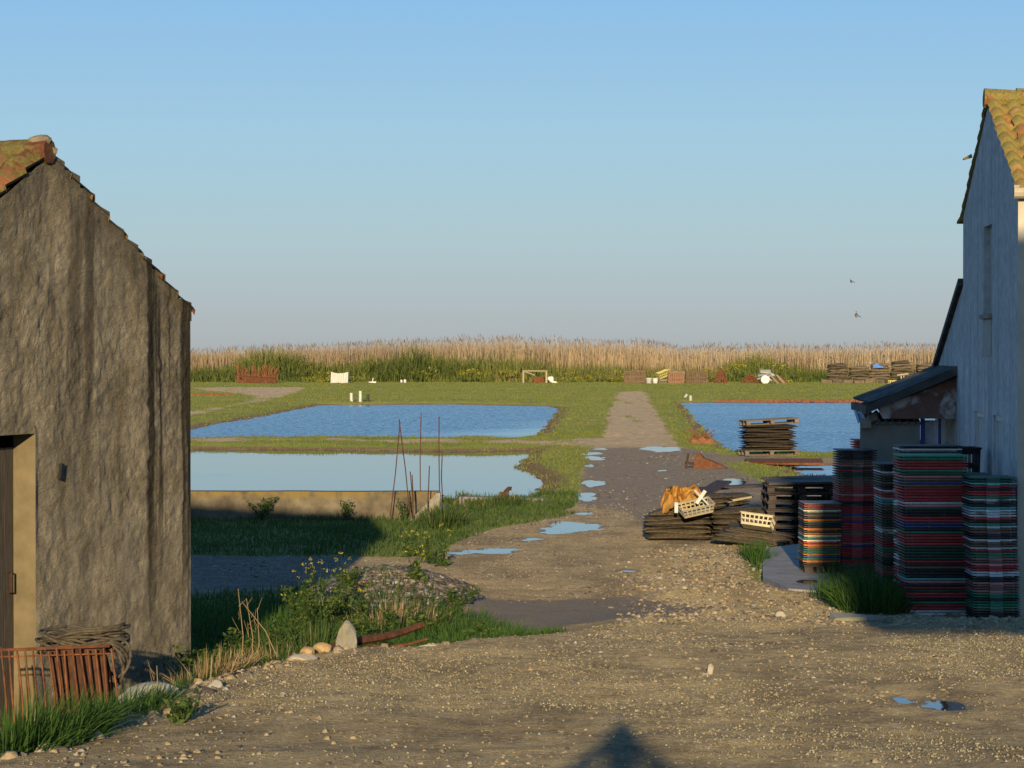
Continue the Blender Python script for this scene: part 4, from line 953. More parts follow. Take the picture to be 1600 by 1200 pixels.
def rock(px, py, r3, label, mat, seed, D=None, sink=.35, name='stone'):
    p = PD(px, py, D) if D else P(px, py, 0)
    z = Hs(p.x, p.y); b = MB(); b.rock((0, 0, 0), r3, seed, 3); o = b.build(name, M[mat]); o.location = (p.x, p.y, z + r3[2] * (1 - 2 * sink)); return tag(o, label, 'stone')
rock(541, 1000, (.085, .08, .155), 'upright grey stone standing at the edge of the bank', 'stone_grey', 11, 19.35, .22)
rock(505, 1005, (.085, .09, .06), 'ochre stone lying left of the upright grey stone', 'stone_ochre', 12, 18.8)
rock(480, 1012, (.06, .08, .045), 'small ochre stone beside the rusty beam', 'stone_ochre', 13, 18.5)
rock(470, 1040, (.12, .1, .035), 'flat pale stone on the track edge before the beam', 'stone', 14, 18.2)
rock(1110, 1052, (.028, .03, .045), 'small pointed pale stone alone on the track', 'stone', 15, 17.2, .15)
rock(335, 1088, (.055, .05, .04), 'dark grey stone at the end of the rusty edging', 'stone_grey', 16, 16.3)
rock(190, 1125, (.075, .06, .04), 'flat pale stone in the rubble by the grass tuft', 'stone', 17, 14.9)
rock(270, 1128, (.06, .05, .035), 'ochre stone in the rubble right of the flat one', 'stone_ochre', 18, 14.8)
rock(1220, 965, (.06, .06, .045), 'round pale stone on the gravel near the grass tuft', 'stone', 19, 25.4)
rock(670, 1004, (.085, .06, .025), 'flat pale stone at the right end of the thin rusty rod', 'stone', 20, 19.6)
rock(240, 1075, (.22, .2, .12), 'rough brown clod of earth and rubble before the shed', 'stone_grey', 25, 15.9, .4, 'clod')
tag((lambda b: (b.box((0, 0, 0), (.5, .18, .06), rz=-.05, jit=.03), b.build('broken_block', M['stone_grey']))[1])(MB()), 'low broken block lying before the tray stacks', 'stone').location = (P(1340, 985, 0).x, 24.9, Hs(P(1340, 985, 0).x, 24.9) + .01)

# ------------------------------------------------------------------ iron on the bank
def beam(pa, pb, Da, Db, r_, label, flat=None):
    a = PD(*pa, Da); c = PD(*pb, Db); b = MB(); d = (c - a); n = 10; pts = []
    for k in range(n + 1):
        t = k / n; pts.append(a + d * t + Vector((0, 0, .012 * math.sin(t * 7))))
    b.tube(pts, [r_ * (1 - .45 * abs(k / n - .4)) for k in range(n + 1)], 6); return tag(b.build('rusty_beam', M['rust']), label, 'iron beam')
beam((505, 1017), (660, 978), 19.3, 20.6, .035, 'thick rusty beam lying along the bank before the grey stone')
beam((540, 1020), (668, 1000), 19.2, 19.9, .014, 'thin rusty rod lying below the thick beam')
beam((312, 1074), (508, 1016), 16.6, 19.2, .02, 'long rusty edging bar along the track edge')
for (pa, pb, Da, Db, lb) in [((608, 810), (625, 660), 41.3, 41.5, 'left leg of the crossed rebar pair rising by the pond wall'), ((641, 800), (623.5, 655), 41.2, 41.5, 'right leg of the crossed rebar pair'), ((646, 812), (641, 737), 41.1, 41.1, 'short rusty rebar at the foot of the crossed pair'), ((645, 800), (644, 742), 41.0, 41.2, 'thinner short rebar touching its neighbour'),
                           ((657, 772), (658, 645), 41.75, 41.7, 'tallest rebar rod standing in the pond wall'), ((668, 790), (671, 728), 41.2, 41.2, 'short doubled rebar before the wall end'), ((687, 772), (686, 651), 41.75, 41.7, 'rebar rod standing at the very end of the pond wall'), ((692, 775), (691, 708), 42.1, 42.1, 'thin pale rod just past the end of the pond wall')]:
    a = PD(*pa, Da); c = PD(*pb, Db); a.z -= .1; b = MB(); m_ = (a + c) / 2 + Vector((random.uniform(-.02, .02), 0, 0)); b.tube([a, m_, c], .009, 6)
    tag(b.build('rebar_rod', M['rust_dark']), lb, 'rebar', 'rebar rods by the pond wall')

# rusty basket with rope at the bottom left
bk = empty('rusty_basket', (-2.9, 16.5, Hs(-2.9, 16.5)), R(10), 'rusty iron basket with bent bars before the shed wall', 'basket'); z0 = bk.location.z
b = MB(); top = .80 - z0
for pts_, r_ in (([(-.75, 0, top - .01), (-.2, .0, top + .0), (.3, .0, top + .01)], .011), ([(-.75, .0, top - .05), (.3, .0, top - .04)], .006), ([(-.75, .0, .1), (.32, 0, .08)], .01)): MB().tube(pts_, r_, 6).build('rail', M['rust'], bk)
for k in range(22):
    x = -.74 + k * .05; b = MB(); lx = .035 + .03 * (k / 22) + random.uniform(-.012, .012); b.tube([(x, -.006, top + random.uniform(-.02, .02)), (x + lx * .5 + random.uniform(-.01, .01), -.02, top * .6), (x + lx, 0, .05)], .0075, 5); b.build('bar', M['rust'], bk)
b = MB(); b.grid(lambda i, j: (-.12 + .38 * i + .07 * math.sin(j * 3), .05 + .3 * (2 * i - 1) ** 2 * .2 + .02 * math.sin(i * 12), .02 + (top - .03) * j), 14, 8); b.build('rusty_panel', M['rust_dark'], bk)
b = MB(); b.grid(lambda i, j: (.26 + .05 * math.sin(j * 2.6), .0 + .55 * i, .02 + (top - .08) * j), 6, 8); b.build('end_panel', M['rust_orange'], bk)
rp = MB()
rr = random.Random(5)
cxr = PD(130, 1000, 16.95)
for k in range(15):
    pts = []; a0 = rr.uniform(0, 6.28); rx = rr.uniform(.20, .28); ry = rr.uniform(.16, .26); zc = .745 + .008 * k; tl = rr.uniform(-.2, .2); t2 = rr.uniform(-.1, .12); ox = rr.uniform(-.05, .05)
    for i in range(31):
        a = a0 + 2 * math.pi * i / 30 * .99; x = math.cos(a) * rx + ox; y = math.sin(a) * ry; pts.append((cxr.x + x, cxr.y + y, zc + x * tl + y * t2 + .01 * math.sin(3 * a + k)))
    rp.tube(pts, .010, 6)
for k in range(6):
    pts = []; ox = rr.uniform(-.03, .07)
    for i in range(25):
        a = 2 * math.pi * i / 24; pts.append((cxr.x + .24 + ox + .09 * math.cos(a), cxr.y - .28 + .05 * math.sin(2 * a + k), .72 + .0 + .12 * math.sin(a) - .015 * k))
    rp.tube(pts, .010, 6)
tag(rp.build('rope_coil', M['rope'], smooth=True), 'tangled old brown rope coil lying on the rusty basket', 'rope')

# ------------------------------------------------------------------ tray stacks beside the right house
TC = {'red': ((.26, .028, .03), (.36, .05, .05)), 'green': ((.02, .11, .06), (.04, .17, .09)), 'teal': ((.05, .22, .2), (.09, .32, .28)), 'pale grey': ((.34, .36, .35), (.48, .5, .48)),
      'blue': ((.03, .05, .13), (.05, .08, .19)), 'orange': ((.42, .11, .015), (.55, .17, .03)), 'black': ((.018, .018, .02), (.035, .035, .038)), 'brown': ((.12, .07, .05), (.18, .11, .08)),
      'yellow': ((.42, .32, .05), (.52, .42, .1)), 'pink': ((.35, .12, .12), (.42, .18, .17)), 'dark green': ((.02, .05, .035), (.03, .075, .05)), 'cream': ((.42, .38, .27), (.54, .5, .38))}
TC = {c: tuple(tuple(q * 1.35 for q in k) for k in v) for c, v in TC.items()}
for c, (a, b_) in TC.items(): M['tray_' + c] = pmat('tray_' + c.replace(' ', '_'), a, b_, 9, .6, .15, .003, rnd=.22, spec=.3, c3=(.14, .125, .10), s3=5, t3=.64)
TRAY = {}
def tray_mesh(col, w, d, t, tab):
    key = (col, w, d, tab)
    if key in TRAY: return TRAY[key]
    b = MB(); rim = t * .5
    b.box((0, 0, t - rim / 2 - .001), (w, d, rim - .002))
    b.box((0, 0, (t - rim) / 2 - .0005), (w - .09, d - .09, t - rim - .001))
    for sx in (-1, 1):                                    # raised bead round the rim and ribs on the long sides
        b.box((sx * (w / 2 + .002), 0, t - rim * .5), (.006, d * .98, rim * .5)); 
        for k in range(4): b.box((-w / 2 + w * (k + .5) / 4, sx * (d / 2 - .014), (t - rim) / 2), (.012, .012, t - rim - .004))
    if tab:
        for sy in (-1, 1): b.box((0, sy * (d / 2 + .004), t * .5), (w * .28, .022, t * .86))
    TRAY[key] = b.mesh('tray', M['tray_' + col]); return TRAY[key]
def tray_stack(x, y, rz, w, d, t, n, seed, tab, palette, where, group, z0=.0, leanx=0.0, jit=.003):
    rr = random.Random(seed); col = None; wx = wy = 0.0; z = Hs(x, y) + z0 if z0 >= 0 else -z0; run = 0
    for k in range(n):
        if run <= 0: col = rr.choice(palette); run = rr.choice((1, 1, 1, 1, 2))
        run -= 1; wx = max(-.012, min(.012, wx + rr.uniform(-.003, .003))); wy = max(-.012, min(.012, wy + rr.uniform(-.003, .003)))
        o = link('tray', tray_mesh(col, w, d, t, tab)); o.location = (x + wx + leanx * k * t + rr.uniform(-jit, jit), y + wy + rr.uniform(-jit, jit), z + k * t); o.rotation_euler = (0, 0, rz + rr.uniform(-.008, .008))
        tag(o, f'{col} plastic tray in the {where}', 'tray', group)
    return z + n * t
def pallet(x, y, z, rz, label, mat='wood', w=1.2, d=.9, group=None, tilt=0, hh=.14):
    e = empty('pallet', (x, y, z), rz, label, 'pallet', group); e.rotation_euler = (0, tilt, rz); b = MB()
    for k in range(5): b.box((0, -d / 2 + (k + .5) * d / 5, hh - .011), (w, d / 5 * .62, .022), jit=.003)
    b.build('deck', M[mat], e)
    bm_ = MB().box((0, 0, 0), (.1, .1, hh - .052)).mesh('block', M[mat]); sm_ = MB().box((0, 0, 0), (w, .09, .022), jit=.003).mesh('skid', M[mat])
    for j in (-1, 0, 1):
        for i in (-1, 0, 1): link('block', bm_, e).location = (i * (w / 2 - .06), j * (d / 2 - .06), hh / 2)
        link('skid', sm_, e).location = (0, j * (d / 2 - .06), .013)
    return e
mainp = ['red', 'brown', 'green', 'pale grey', 'pale grey', 'pale grey', 'red', 'red', 'dark green', 'red', 'brown', 'black', 'green', 'red', 'brown', 'pink', 'dark green', 'black', 'red', 'blue', 'teal']
tray_stack(4.33, 26.2, 0, .68, .52, .0297, 55, 1, False, mainp, 'tallest stack by the green tuft', 'trays in the tallest stack', .0, -.028)
tray_stack(4.835, 25.72, -.02, .46, .50, .0268, 53, 2, True, ['pale grey', 'pale grey', 'red', 'red', 'black', 'pink', 'green', 'green', 'brown', 'red', 'dark green', 'teal', 'brown', 'black'], 'stack against the house corner', 'trays in the corner stack', 0, -.03)
tray_stack(4.40, 28.6, .0, .58, .62, .029, 50, 3, False, ['pale grey', 'black', 'teal', 'brown', 'red', 'brown', 'green', 'black', 'brown', 'dark green'], 'greyish stack half hidden by the tallest stack', 'trays in the greyish stack', 0, -.03)
tray_stack(4.155, 31.0, 0, .45, .62, .0292, 52, 4, True, ['red', 'dark green', 'red', 'brown', 'red', 'green', 'red', 'brown', 'black', 'pink', 'blue'], 'tall narrow stack behind the slab', 'trays in the tall narrow stack', .03)
pallet(3.70, 30.95, .04, 0, 'dark little pallet under the bright short tray stack', 'wood_dark', .40, .6, hh=.13)
tray_stack(3.71, 30.95, 0, .44, .62, .0275, 27, 5, False, ['orange', 'orange', 'red', 'green', 'brown', 'dark green', 'blue', 'brown', 'cream', 'black', 'dark green', 'red'], 'short bright stack at the slab edge', 'trays in the short bright stack', -.17)
tray_stack(4.56, 32.6, 0, .40, .6, .032, 50, 6, False, ['red', 'black', 'red', 'black', 'brown'], 'dark red stack by the porch panel', 'trays in the dark red stack', 0)
tray_stack(4.48, 27.55, 0, .66, .5, .032, 53, 7, False, ['red', 'black', 'dark green', 'pale grey', 'brown'], 'stack just behind the tallest stack', 'trays in the stack behind the tallest')
tray_stack(4.92, 27.2, 0, .3, .5, .034, 42, 8, False, ['pale grey', 'dark green', 'pale grey', 'black'], 'narrow stack under the shutters', 'trays in the narrow stack by the wall')
def crate(name, x, y, z, rz, w, d, h, mat, label, rx=0, ry=0, cat='crate', slots=6, wall=.008, taper=.9, group=None):
    """open crate whose sides are pierced by two rows of slots"""
    e = empty(name, (x, y, z), rz, label, cat, group); e.rotation_euler = (rx, ry, rz); b = MB()
    b.box((0, 0, .006), (w * taper, d * taper, .012))
    def wp(side, f, t):
        q = taper + (1 - taper) * t
        x_ = w / 2 * q; y_ = d / 2 * q
        return {0: (-x_ + 2 * x_ * f, -y_, h * t), 1: (x_, -y_ + 2 * y_ * f, h * t), 2: (x_ - 2 * x_ * f, y_, h * t), 3: (-x_, y_ - 2 * y_ * f, h * t)}[side]
    for s in range(4):
        n = slots if s % 2 == 0 else max(3, int(slots * d / w))
        inw = {0: (0, wall, 0), 1: (-wall, 0, 0), 2: (0, -wall, 0), 3: (wall, 0, 0)}[s]
        for (t0, t1) in ((0, .18), (.45, .56), (.82, 1)): b.prism([wp(s, 0, t0), wp(s, 1, t0), wp(s, 1, t1), wp(s, 0, t1)], inw)
        for (t0, t1) in ((.18, .45), (.56, .82)):
            for k in range(n + 1):
                f0 = max(0, k / n - .14 / n); f1 = min(1, k / n + .14 / n); b.prism([wp(s, f0, t0), wp(s, f1, t0), wp(s, f1, t1), wp(s, f0, t1)], inw)
    b.build('basket', mat, e); b = MB()
    for s in range(4):
        o_ = {0: (0, -.014, 0), 1: (.014, 0, 0), 2: (0, .014, 0), 3: (-.014, 0, 0)}[s]
        b.prism([wp(s, 0, .95), wp(s, 1, .95), wp(s, 1, 1.0), wp(s, 0, 1.0)], o_)
    b.build('rim', mat, e); return e
for k in range(4): crate('crate', 5.05, 32.85, Hs(5.0, 32.85) + .0 + k * .4, 0, .52, .4, .395, M['black'], ['lowest black crate below the porch panel', 'second black crate below the porch panel', 'third black crate below the porch panel', 'topmost black crate below the porch panel'][k], group='black crates under the porch')
for k in range(3): crate('crate', 4.72, 31.6, .85 + k * .17, 0, .3, .35, .168, M['olive'], ['lowest olive yellow crate between the stacks', 'middle olive yellow crate between the stacks', 'topmost olive yellow crate between the stacks'][k], group='olive yellow crates')
for k in range(2): crate('crate', 4.72, 31.6, 0 + k * .425, 0, .36, .42, .42, M['black'], ['black crate on the ground under the olive crates', 'black crate directly below the olive crates'][k], group='black crates under the olive ones')
for k in range(4): crate('crate', 5.0, 28.2, k * .42, 0, .26, .4, .415, M['black'], ['lowest dark crate against the house wall', 'second dark crate against the house wall', 'third dark crate against the house wall', 'topmost dark crate against the house wall'][k], group='dark crates by the house wall')
b = MB(); sl = [P(1190, 862, .03), P(1255, 854, .03), P(1330, 858, .03), P(1400, 900, .03), P(1318, 932, .03), P(1232, 926, .03), P(1192, 906, .03)]
b.prism([(p.x, p.y, .075) for p in sl], (0, 0, -.2)); tag(b.build('concrete_slab', M['concrete']), kind='structure')
sheet('puddle_water', [(P(1262 + 18 * math.cos(a), 909 + 3 * math.sin(a), .075)[0], P(1262 + 18 * math.cos(a), 909 + 3 * math.sin(a), .075)[1]) for a in [k * .4 for k in range(16)]], .079, pud_m)

# ------------------------------------------------------------------ oyster bags, pallets and boards
def bag_mesh(name, w, d, h, mat, seed):
    rr = random.Random(seed); b = MB()
    def top(i, j, s):
        x = (i - .5) * w; y = (j - .5) * d; e = min(1, min(i, 1 - i) * 7) ** .5 * min(1, min(j, 1 - j) * 6) ** .5
        return (x + .01 * math.sin(j * 9 + seed), y + .01 * math.sin(i * 7 + seed), h / 2 + s * h / 2 * (.15 + .85 * e) + .25 * h * math.sin(i * 5 + seed) * math.sin(j * 4 + seed * 2))
    b.grid(lambda i, j: top(i, j, 1), 10, 8); b.grid(lambda i, j: top(i, j, -1), 10, 8)
    n = 11 * 9; m = len(b.v) // 2
    edge = [k for k in range(11)] + [11 * j + 10 for j in range(1, 9)] + [88 + k for k in range(9, -1, -1)] + [11 * j for j in range(7, 0, -1)]
    for a, c in zip(edge, edge[1:] + edge[:1]): b.f.append((a, c, c + m, a + m))
    return b.mesh(name, mat)
BAGS = [bag_mesh('oyster_bag', .95, .5, .085, M['bag'], s) for s in range(5)]
BAGW = [bag_mesh('oyster_bag', 1.2, .9, .085, M['bag'], s + 10) for s in range(4)]
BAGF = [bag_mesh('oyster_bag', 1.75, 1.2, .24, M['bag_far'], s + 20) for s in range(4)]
def bag(me, x, y, z, rz, label, group, rx=0, ry=0):
    o = link('oyster_bag', me); o.location = (x, y, z); o.rotation_euler = (rx, ry, rz); return tag(o, label, 'oyster bag', group)
# the stack on pallets by the right pond
q = P(1200, 712, 0); zz = Hs(q.x, q.y)
pallet(q.x, q.y, zz, .12, 'pallet under the stack of oyster bags by the right pond', 'wood', 1.45, 1.0)
z = zz + .14; rr = random.Random(8)
for k in range(10):
    bag(BAGW[k % 4], q.x + rr.uniform(-.04, .04), q.y + rr.uniform(-.04, .04), z, .12 + rr.uniform(-.06, .06) + (math.pi if k % 2 else 0), 'dark flat oyster bag in the pallet stack by the right pond', 'oyster bags in the pallet stack').scale = (1.16, 1.05, .85)
    z += .066
e = pallet(q.x + .02, q.y, z + .02, .12, 'pallet topping the stack of oyster bags by the right pond', 'wood', 1.42, 1.0, tilt=-.045)
# the heap in front of the dark pallets
hp = [(2.78, 37.0, .03, .1), (2.72, 37.0, .10, .0), (2.8, 37.05, .17, .05), (2.75, 37.0, .24, -.04)]
heap = 'brown mesh oyster bag in the heap beside the track'
for k in range(6):
    for s in (0, 1): bag(BAGS[(k + 2 * s) % 5], 2.42 + .93 * s * 1.0 + rr.uniform(-.05, .05), 37.1 + rr.uniform(-.1, .1), .015 + k * .068, rr.uniform(-.08, .08), heap, 'oyster bags in the heap', ry=.02 * (1 if s else -1))
    bag(BAGS[(k + 1) % 5], 2.7 + rr.uniform(-.1, .1), 37.7, .01 + k * .07, rr.uniform(-.1, .1), heap, 'oyster bags in the heap')
for k in range(3): bag(BAGS[k], 2.62 + .05 * k, 37.05, .44 + k * .062, rr.uniform(-.12, .05), 'uppermost oyster bag of the heap, tilted towards the left', 'uppermost oyster bags', ry=-.10)
for k in range(3): bag(BAGS[k + 1], 3.02 + .04 * k, 38.4, .42 + k * .05, .2, 'oyster bag lying behind the heap near the boards', 'oyster bags behind the heap')
for k in range(5):
    bag(BAGS[(k + 3) % 5], 3.45 + rr.uniform(-.06, .06), 37.6 + rr.uniform(-.05, .05), .02 + k * .085, .15 + rr.uniform(-.1, .1), 'oyster bag piled between the heap and the dark pallets', 'oyster bags between heap and pallets')
for k in range(5): bag(BAGS[k % 5], 3.28 + .06 * k, 36.0 + .06 * k, .02 + .03 * k, -.12 + .04 * k, 'slumped flat oyster bag under the cream basket', 'slumped oyster bags', ry=.10 + .02 * k)
cream = crate('crate', 3.42, 35.75, .27, -.25, .46, .34, .17, M['cream'], 'cream slotted basket tipped on the slumped bags', rx=-.28, ry=.12, slots=7)
cr2 = crate('crate', 2.62, 36.40, .45, .2, .48, .3, .13, M['cream'], 'broken cream basket lying on top of the bag heap', rx=.3, ry=-.2, slots=7)
b = MB(); b.box((2.33, 36.3, .52), (.05, .02, .15)); b.prism([(2.66, 36.3, .68), (2.8, 36.3, .53), (2.58, 36.3, .76)], (.02, .02, .015)); b.box((2.68, 36.3, .67), (.05, .02, .22), ry=.6); tag(b.build('plastic_shards', M['white']), 'white plastic shards stuck on the bag heap', 'scrap')
def cloth(i, j):
    a = vn(np.array([i * 4.5]), np.array([j * 4.]), 6)[0]; c = vn(np.array([i * 9]), np.array([j * 8.]), 7)[0]
    f = abs(vn(np.array([i * 7 + j * 3]), np.array([j * 5 - i * 4.]), 8)[0] - .5); g = abs(vn(np.array([i * 14 - j * 6]), np.array([j * 11.]), 9)[0] - .5)
    x = 2.16 + .66 * i + .10 * (a - .5); y = 36.62 + .55 * j + .22 * (c - .5)
    hump = math.sin(math.pi * min(1, .12 + i * 1.0)) ** .5
    z = .50 + .27 * hump * math.sin(math.pi * min(.8, .02 + j * .9)) + .10 * (a - .5) - .30 * f * hump - .18 * g * hump + .08
    if i < .12: z -= .12 * (1 - i / .12)
    return (x, y, z)
b = MB(); b.grid(cloth, 44, 28); b.grid(lambda i, j: (cloth(i, j)[0], cloth(i, j)[1] + .01, cloth(i, j)[2] - .012), 44, 28)
tag(b.build('oilskin', M['orange_cloth'], smooth=True), 'crumpled orange oilskin draped over the top of the bag heap', 'oilskin')
# boards and dark pallets
def board(a, c, w, t, mat, label, rx=0, cat='board', group=None):
    a = Vector(a); c = Vector(c); d = c - a; b = MB(); b.box((0, 0, 0), (d.length, w, t), jit=.004); o = b.build('board', M[mat]); o.location = (a + c) / 2
    o.rotation_euler = (rx, -math.asin(d.z / d.length), math.atan2(d.y, d.x)); return tag(o, label, cat, group)
board((2.95, 39.5, .62), (3.95, 39.8, .66), .35, .04, 'wood_dark', 'dark plank lying level behind the bag heap')
board((2.75, 38.1, .56), (3.2, 38.6, .78), .28, .03, 'wood_dark', 'dark plank tilted up against the bag heap')
board((3.12, 37.3, .55), (3.5, 37.4, .61), .05, .03, 'wood_pale', 'short pale batten on the bags')
for k in range(7):
    pallet(4.14, 36.9, .005 + k * .118, -.03 + .02 * (k % 3), ['bottom', 'second', 'third', 'fourth', 'fifth', 'sixth', 'top'][k] + ' dark pallet of the pile behind the short bright trays', 'wood_dark', 1.0, 1.1, 'dark pallets', hh=.115)
for k in range(5): board((3.65, 36.45 + k * .23, .855 + .008 * k), (4.72, 36.4 + k * .23, .875 + .008 * k), .2, .035, 'wood_dark', 'dark wet board laid across the pallet pile', group='boards on the pallet pile')
board((3.62, 42.4, .1), (4.3, 40.6, .25), .12, .05, 'wood_dark', 'grey plank sloping down to the small right pond')
for k in range(3): board((3.05, 39.0 + .1 * k, .02 + .1 * k), (3.9, 39.2 + .1 * k, .02 + .1 * k), .5, .08, 'wood_dark', 'low dark timber stacked behind the bag heap', group='low dark timbers')

# rusty things by the road and pond on the right
def tangle(name, px, py, D, w, h, n, mat, label, seed, r_=.012, solid=True):
    rr = random.Random(seed); c = PD(px, py, D); z0 = Hs(c.x, c.y); e = empty(name, (c.x, c.y, z0), 0, label, 'scrap iron'); b = MB()
    for k in range(n):
        x = rr.uniform(-w / 2, w / 2); b.tube([(x, rr.uniform(-.2, .2), 0), (x + rr.uniform(-.1, .1), rr.uniform(-.2, .2), h * rr.uniform(.4, .7)), (x + rr.uniform(-.25, .25), rr.uniform(-.2, .2), h * rr.uniform(.5, 1))], r_, 5)
    b.build('bars', M[mat], e)
    if solid:
        b = MB(); b.grid(lambda i, j: ((i - .5) * w * .9, -.15 + .3 * j, h * (.18 + .22 * math.sin(i * 3.1) + .08 * math.sin(i * 17 + j * 5))), 12, 4); b.grid(lambda i, j: ((i - .5) * w * .9, -.15, h * (.18 + .22 * math.sin(i * 3.1) + .08 * math.sin(i * 17)) * j), 12, 2); b.build('plate', M[mat], e)
    return e
tangle('scrap_iron', 1098, 692, 78, .85, .5, 26, 'rust_orange', 'orange rusted iron frame tangle beside the grass verge', 31)
e = empty('scrap_iron', (P(1102, 732, 0).x, P(1102, 732, 0).y, 0), 0, 'dark rusty bent plate lying on the wet track edge', 'scrap iron'); b = MB()
b.prism([(-.28, 0, .0), (.5, 0, .0), (.42, 0, .05), (.1, .05, .2), (-.02, 0, .23), (-.16, 0, .36), (-.24, .02, .34)], (.05, .1, 0)); b.build('plate', M['rust'], e)
b = MB(); b.box((-.42, .0, .18), (.05, .06, .36), ry=.12); b.box((-.2, .2, .1), (.5, .3, .05), ry=.1); b.build('bracket', M['rust_dark'], e)
e = empty('bucket', (P(1301, 722, 0).x, P(1301, 722, 0).y, Hs(P(1301, 722, 0).x, P(1301, 722, 0).y)), 0, 'white plastic pails lying on the bank between the right ponds', 'bucket'); b = MB()
b.tube([(-.14, 0, .09), (-.135, 0, .09), (.0, 0, .09)], [.075, .09, .085], 14); b.tube([(.02, 0, .08), (.13, 0, .08)], [.075, .08], 14); b.build('body', M['white'], e); b = MB(); b.tube([(-.15, 0, .09), (-.135, 0, .09)], .096, 14); b.build('rim', M['white'], e)
b = MB(); b.box((P(1225, 722, 0).x, 64, -.02), (1.9, .7, .1), jit=.05); tag(b.build('rusty_plank', M['rust']), 'rusty brown sheet piling along the small right pond', 'piling')
b = MB(); pa = P(1215, 725, 0); b.prism([(4.15, 41.5, .05), (5.95, 58.0, -.1), (6.05, 58.0, .0), (4.25, 41.5, .12)], (0, 0, .03)); tag(b.build('plank', M['wood']), 'long grey plank edging the grass by the small pond', 'plank')
e = empty('winch', (P(790, 786, 0).x, P(790, 786, 0).y, Hs(P(790, 786, 0).x, P(790, 786, 0).y) - .03), 0, 'small rusty sluice winch on the pond edge', 'winch'); b = MB(); b.box((-.03, 0, .1), (.16, .12, .2), jit=.01); b.build('body', M['rust_dark'], e); b = MB(); b.tube([(.0, 0, .18), (.06, 0, .26), (.11, 0, .25)], [.05, .035, .04], 8); b.build('crank', M['rust_dark'], e)
b = MB(); b.box((.15, 0, .06), (.05, .06, .12)); b.build('peg', M['cream'], e)

# posts in the water
for (px, y0, y1, m_, lb, tl) in [(549, 634, 614, 'white', 'leftmost white post in the far corner of the left pond', 0), (563, 634, 611, 'white', 'taller white post right of the first one', 0), (575, 634, 616, 'black', 'black post beside the two white posts', 0), (1079, 631, 618, 'white', 'upright white pipe at the corner of the right pond', 0), (1066, 627, 616, 'white', 'leaning white pipe left of the upright one', .3)]:
    D = 11400 / (y0 - 2 - 553); a = PD(px, y0, D); c = PD(px, y1, D); c.x += tl; b = MB(); b.tube([a, c], .085, 12); tag(b.build('post', M[m_]), lb, 'post')
# rusty sheet piling at the far shore of the right pond, and a strip on the left
def piling(px0, px1, py, D, h, label, seed):
    a = PD(px0, py, D); c = PD(px1, py, D); b = MB(); rr = random.Random(seed); x = a.x
    while x < c.x:
        w = rr.uniform(.18, .4); b.box((x + w / 2, D + rr.uniform(-.05, .05), -.15 + h * rr.uniform(.6, 1.1) / 2), (w * .93, .08, h * rr.uniform(.75, 1.1)), jit=.02); x += w
    return tag(b.build('sheet_piling', M['rust_orange']), label, 'piling')
piling(1118, 1500, 628, 150, .2, 'row of rusty orange piling boards along the far shore of the right pond', 3)
piling(260, 358, 622, 164, .35, 'rusty piling strip beside the dirt track on the left', 4)

# ------------------------------------------------------------------ things left along the far bank
DB = 214.0
def fb(px, py, D=DB): return PD(px, py, D)
S = DB / F      # metres per photo pixel out there
def at_far(name, px, label, cat, D=DB, group=None):
    x = (px - 800) / F * D; return empty(name, (x, D, float(H0(np.array([x]), np.array([D]))[0])), 0, label, cat, group)
e = at_far('brushwood', 400, 'heap of reddish dry brushwood behind the dirt track', 'brushwood'); rr = random.Random(41); b = MB()
for k in range(170): x = rr.uniform(-1.6, 1.7); b.tube([(x, rr.uniform(-.6, .6), 0), (x + rr.uniform(-.3, .3), rr.uniform(-.6, .6), rr.uniform(.5, 1.6))], .028, 4)
b.build('twigs', M['rust_orange'], e); b = MB(); b.box((.3, -.3, .25), (2.8, .5, .5), jit=.12); b.build('base', M['rust'], e)
e = at_far('white_sheet', 530, 'crumpled white corrugated sheet box left of the posts', 'sheet'); b = MB()
b.grid(lambda i, j: ((i - .5) * 1.45 + .05 * j, -.1 + .05 * math.sin(i * 50), .0 + (.95 - .12 * math.sin(i * 3.14)) * j), 48, 2); b.grid(lambda i, j: ((i - .5) * 1.45 + .05, -.1 + .8 * j, .95 - .12 * math.sin(i * 3.14) - .1 * j), 12, 2); b.grid(lambda i, j: (.725 + .05 * j, -.1 + .8 * i, .9 * j), 2, 2); b.grid(lambda i, j: (-.725, -.1 + .8 * i, .9 * j), 2, 2); b.build('panel', M['white_sheet'], e)
for (px, lb) in [(582, 'little white scrap on the far bank right of the posts'), (630, 'pair of white floats lying on the far bank')]:
    e = at_far('white_scrap', px, lb, 'scrap'); b = MB()
    if px == 582: b.box((0, 0, .08), (.6, .3, .1), jit=.04); b.tube([(.0, 0, .1), (.05, 0, .45)], .04, 6)
    else: b.rock((-.15, 0, .15), (.14, .14, .16), 2); b.rock((.14, 0, .17), (.15, .14, .18), 3)
    b.build('piece', M['white'], e)
e = at_far('wooden_frame', 836, 'pale wooden trestle frame standing on the far bank', 'trestle'); b = MB()
for x in (-.98, .95):
    for yy in (-.3, .5): MB().box((x, yy, .5), (.13, .1, 1.0)).build('leg', M['wood_pale'], e)
for args in (((0, -.3, 1.03), (2.1, .16, .12), 0), ((0, .5, 1.03), (2.1, .16, .1), 0), ((-.5, -.36, .85), (1.0, .06, .09), .35)): MB().box(args[0], args[1], ry=args[2]).build('rail', M['wood_pale'], e)
b = MB(); b.box((.3, .1, .3), (.9, .5, .5), jit=.1); tag(b.build('rusty_box', M['rust']), 'rusty box under the wooden trestle frame', 'box').location = e.location
b = MB(); b.rock((1.3, .0, .35), (.28, .25, .33), 5); b.rock((1.6, 0, .1), (.3, .2, .12), 6); tag(b.build('white_sack', M['white_sheet']), 'white sack slumped right of the wooden trestle', 'sack').location = e.location
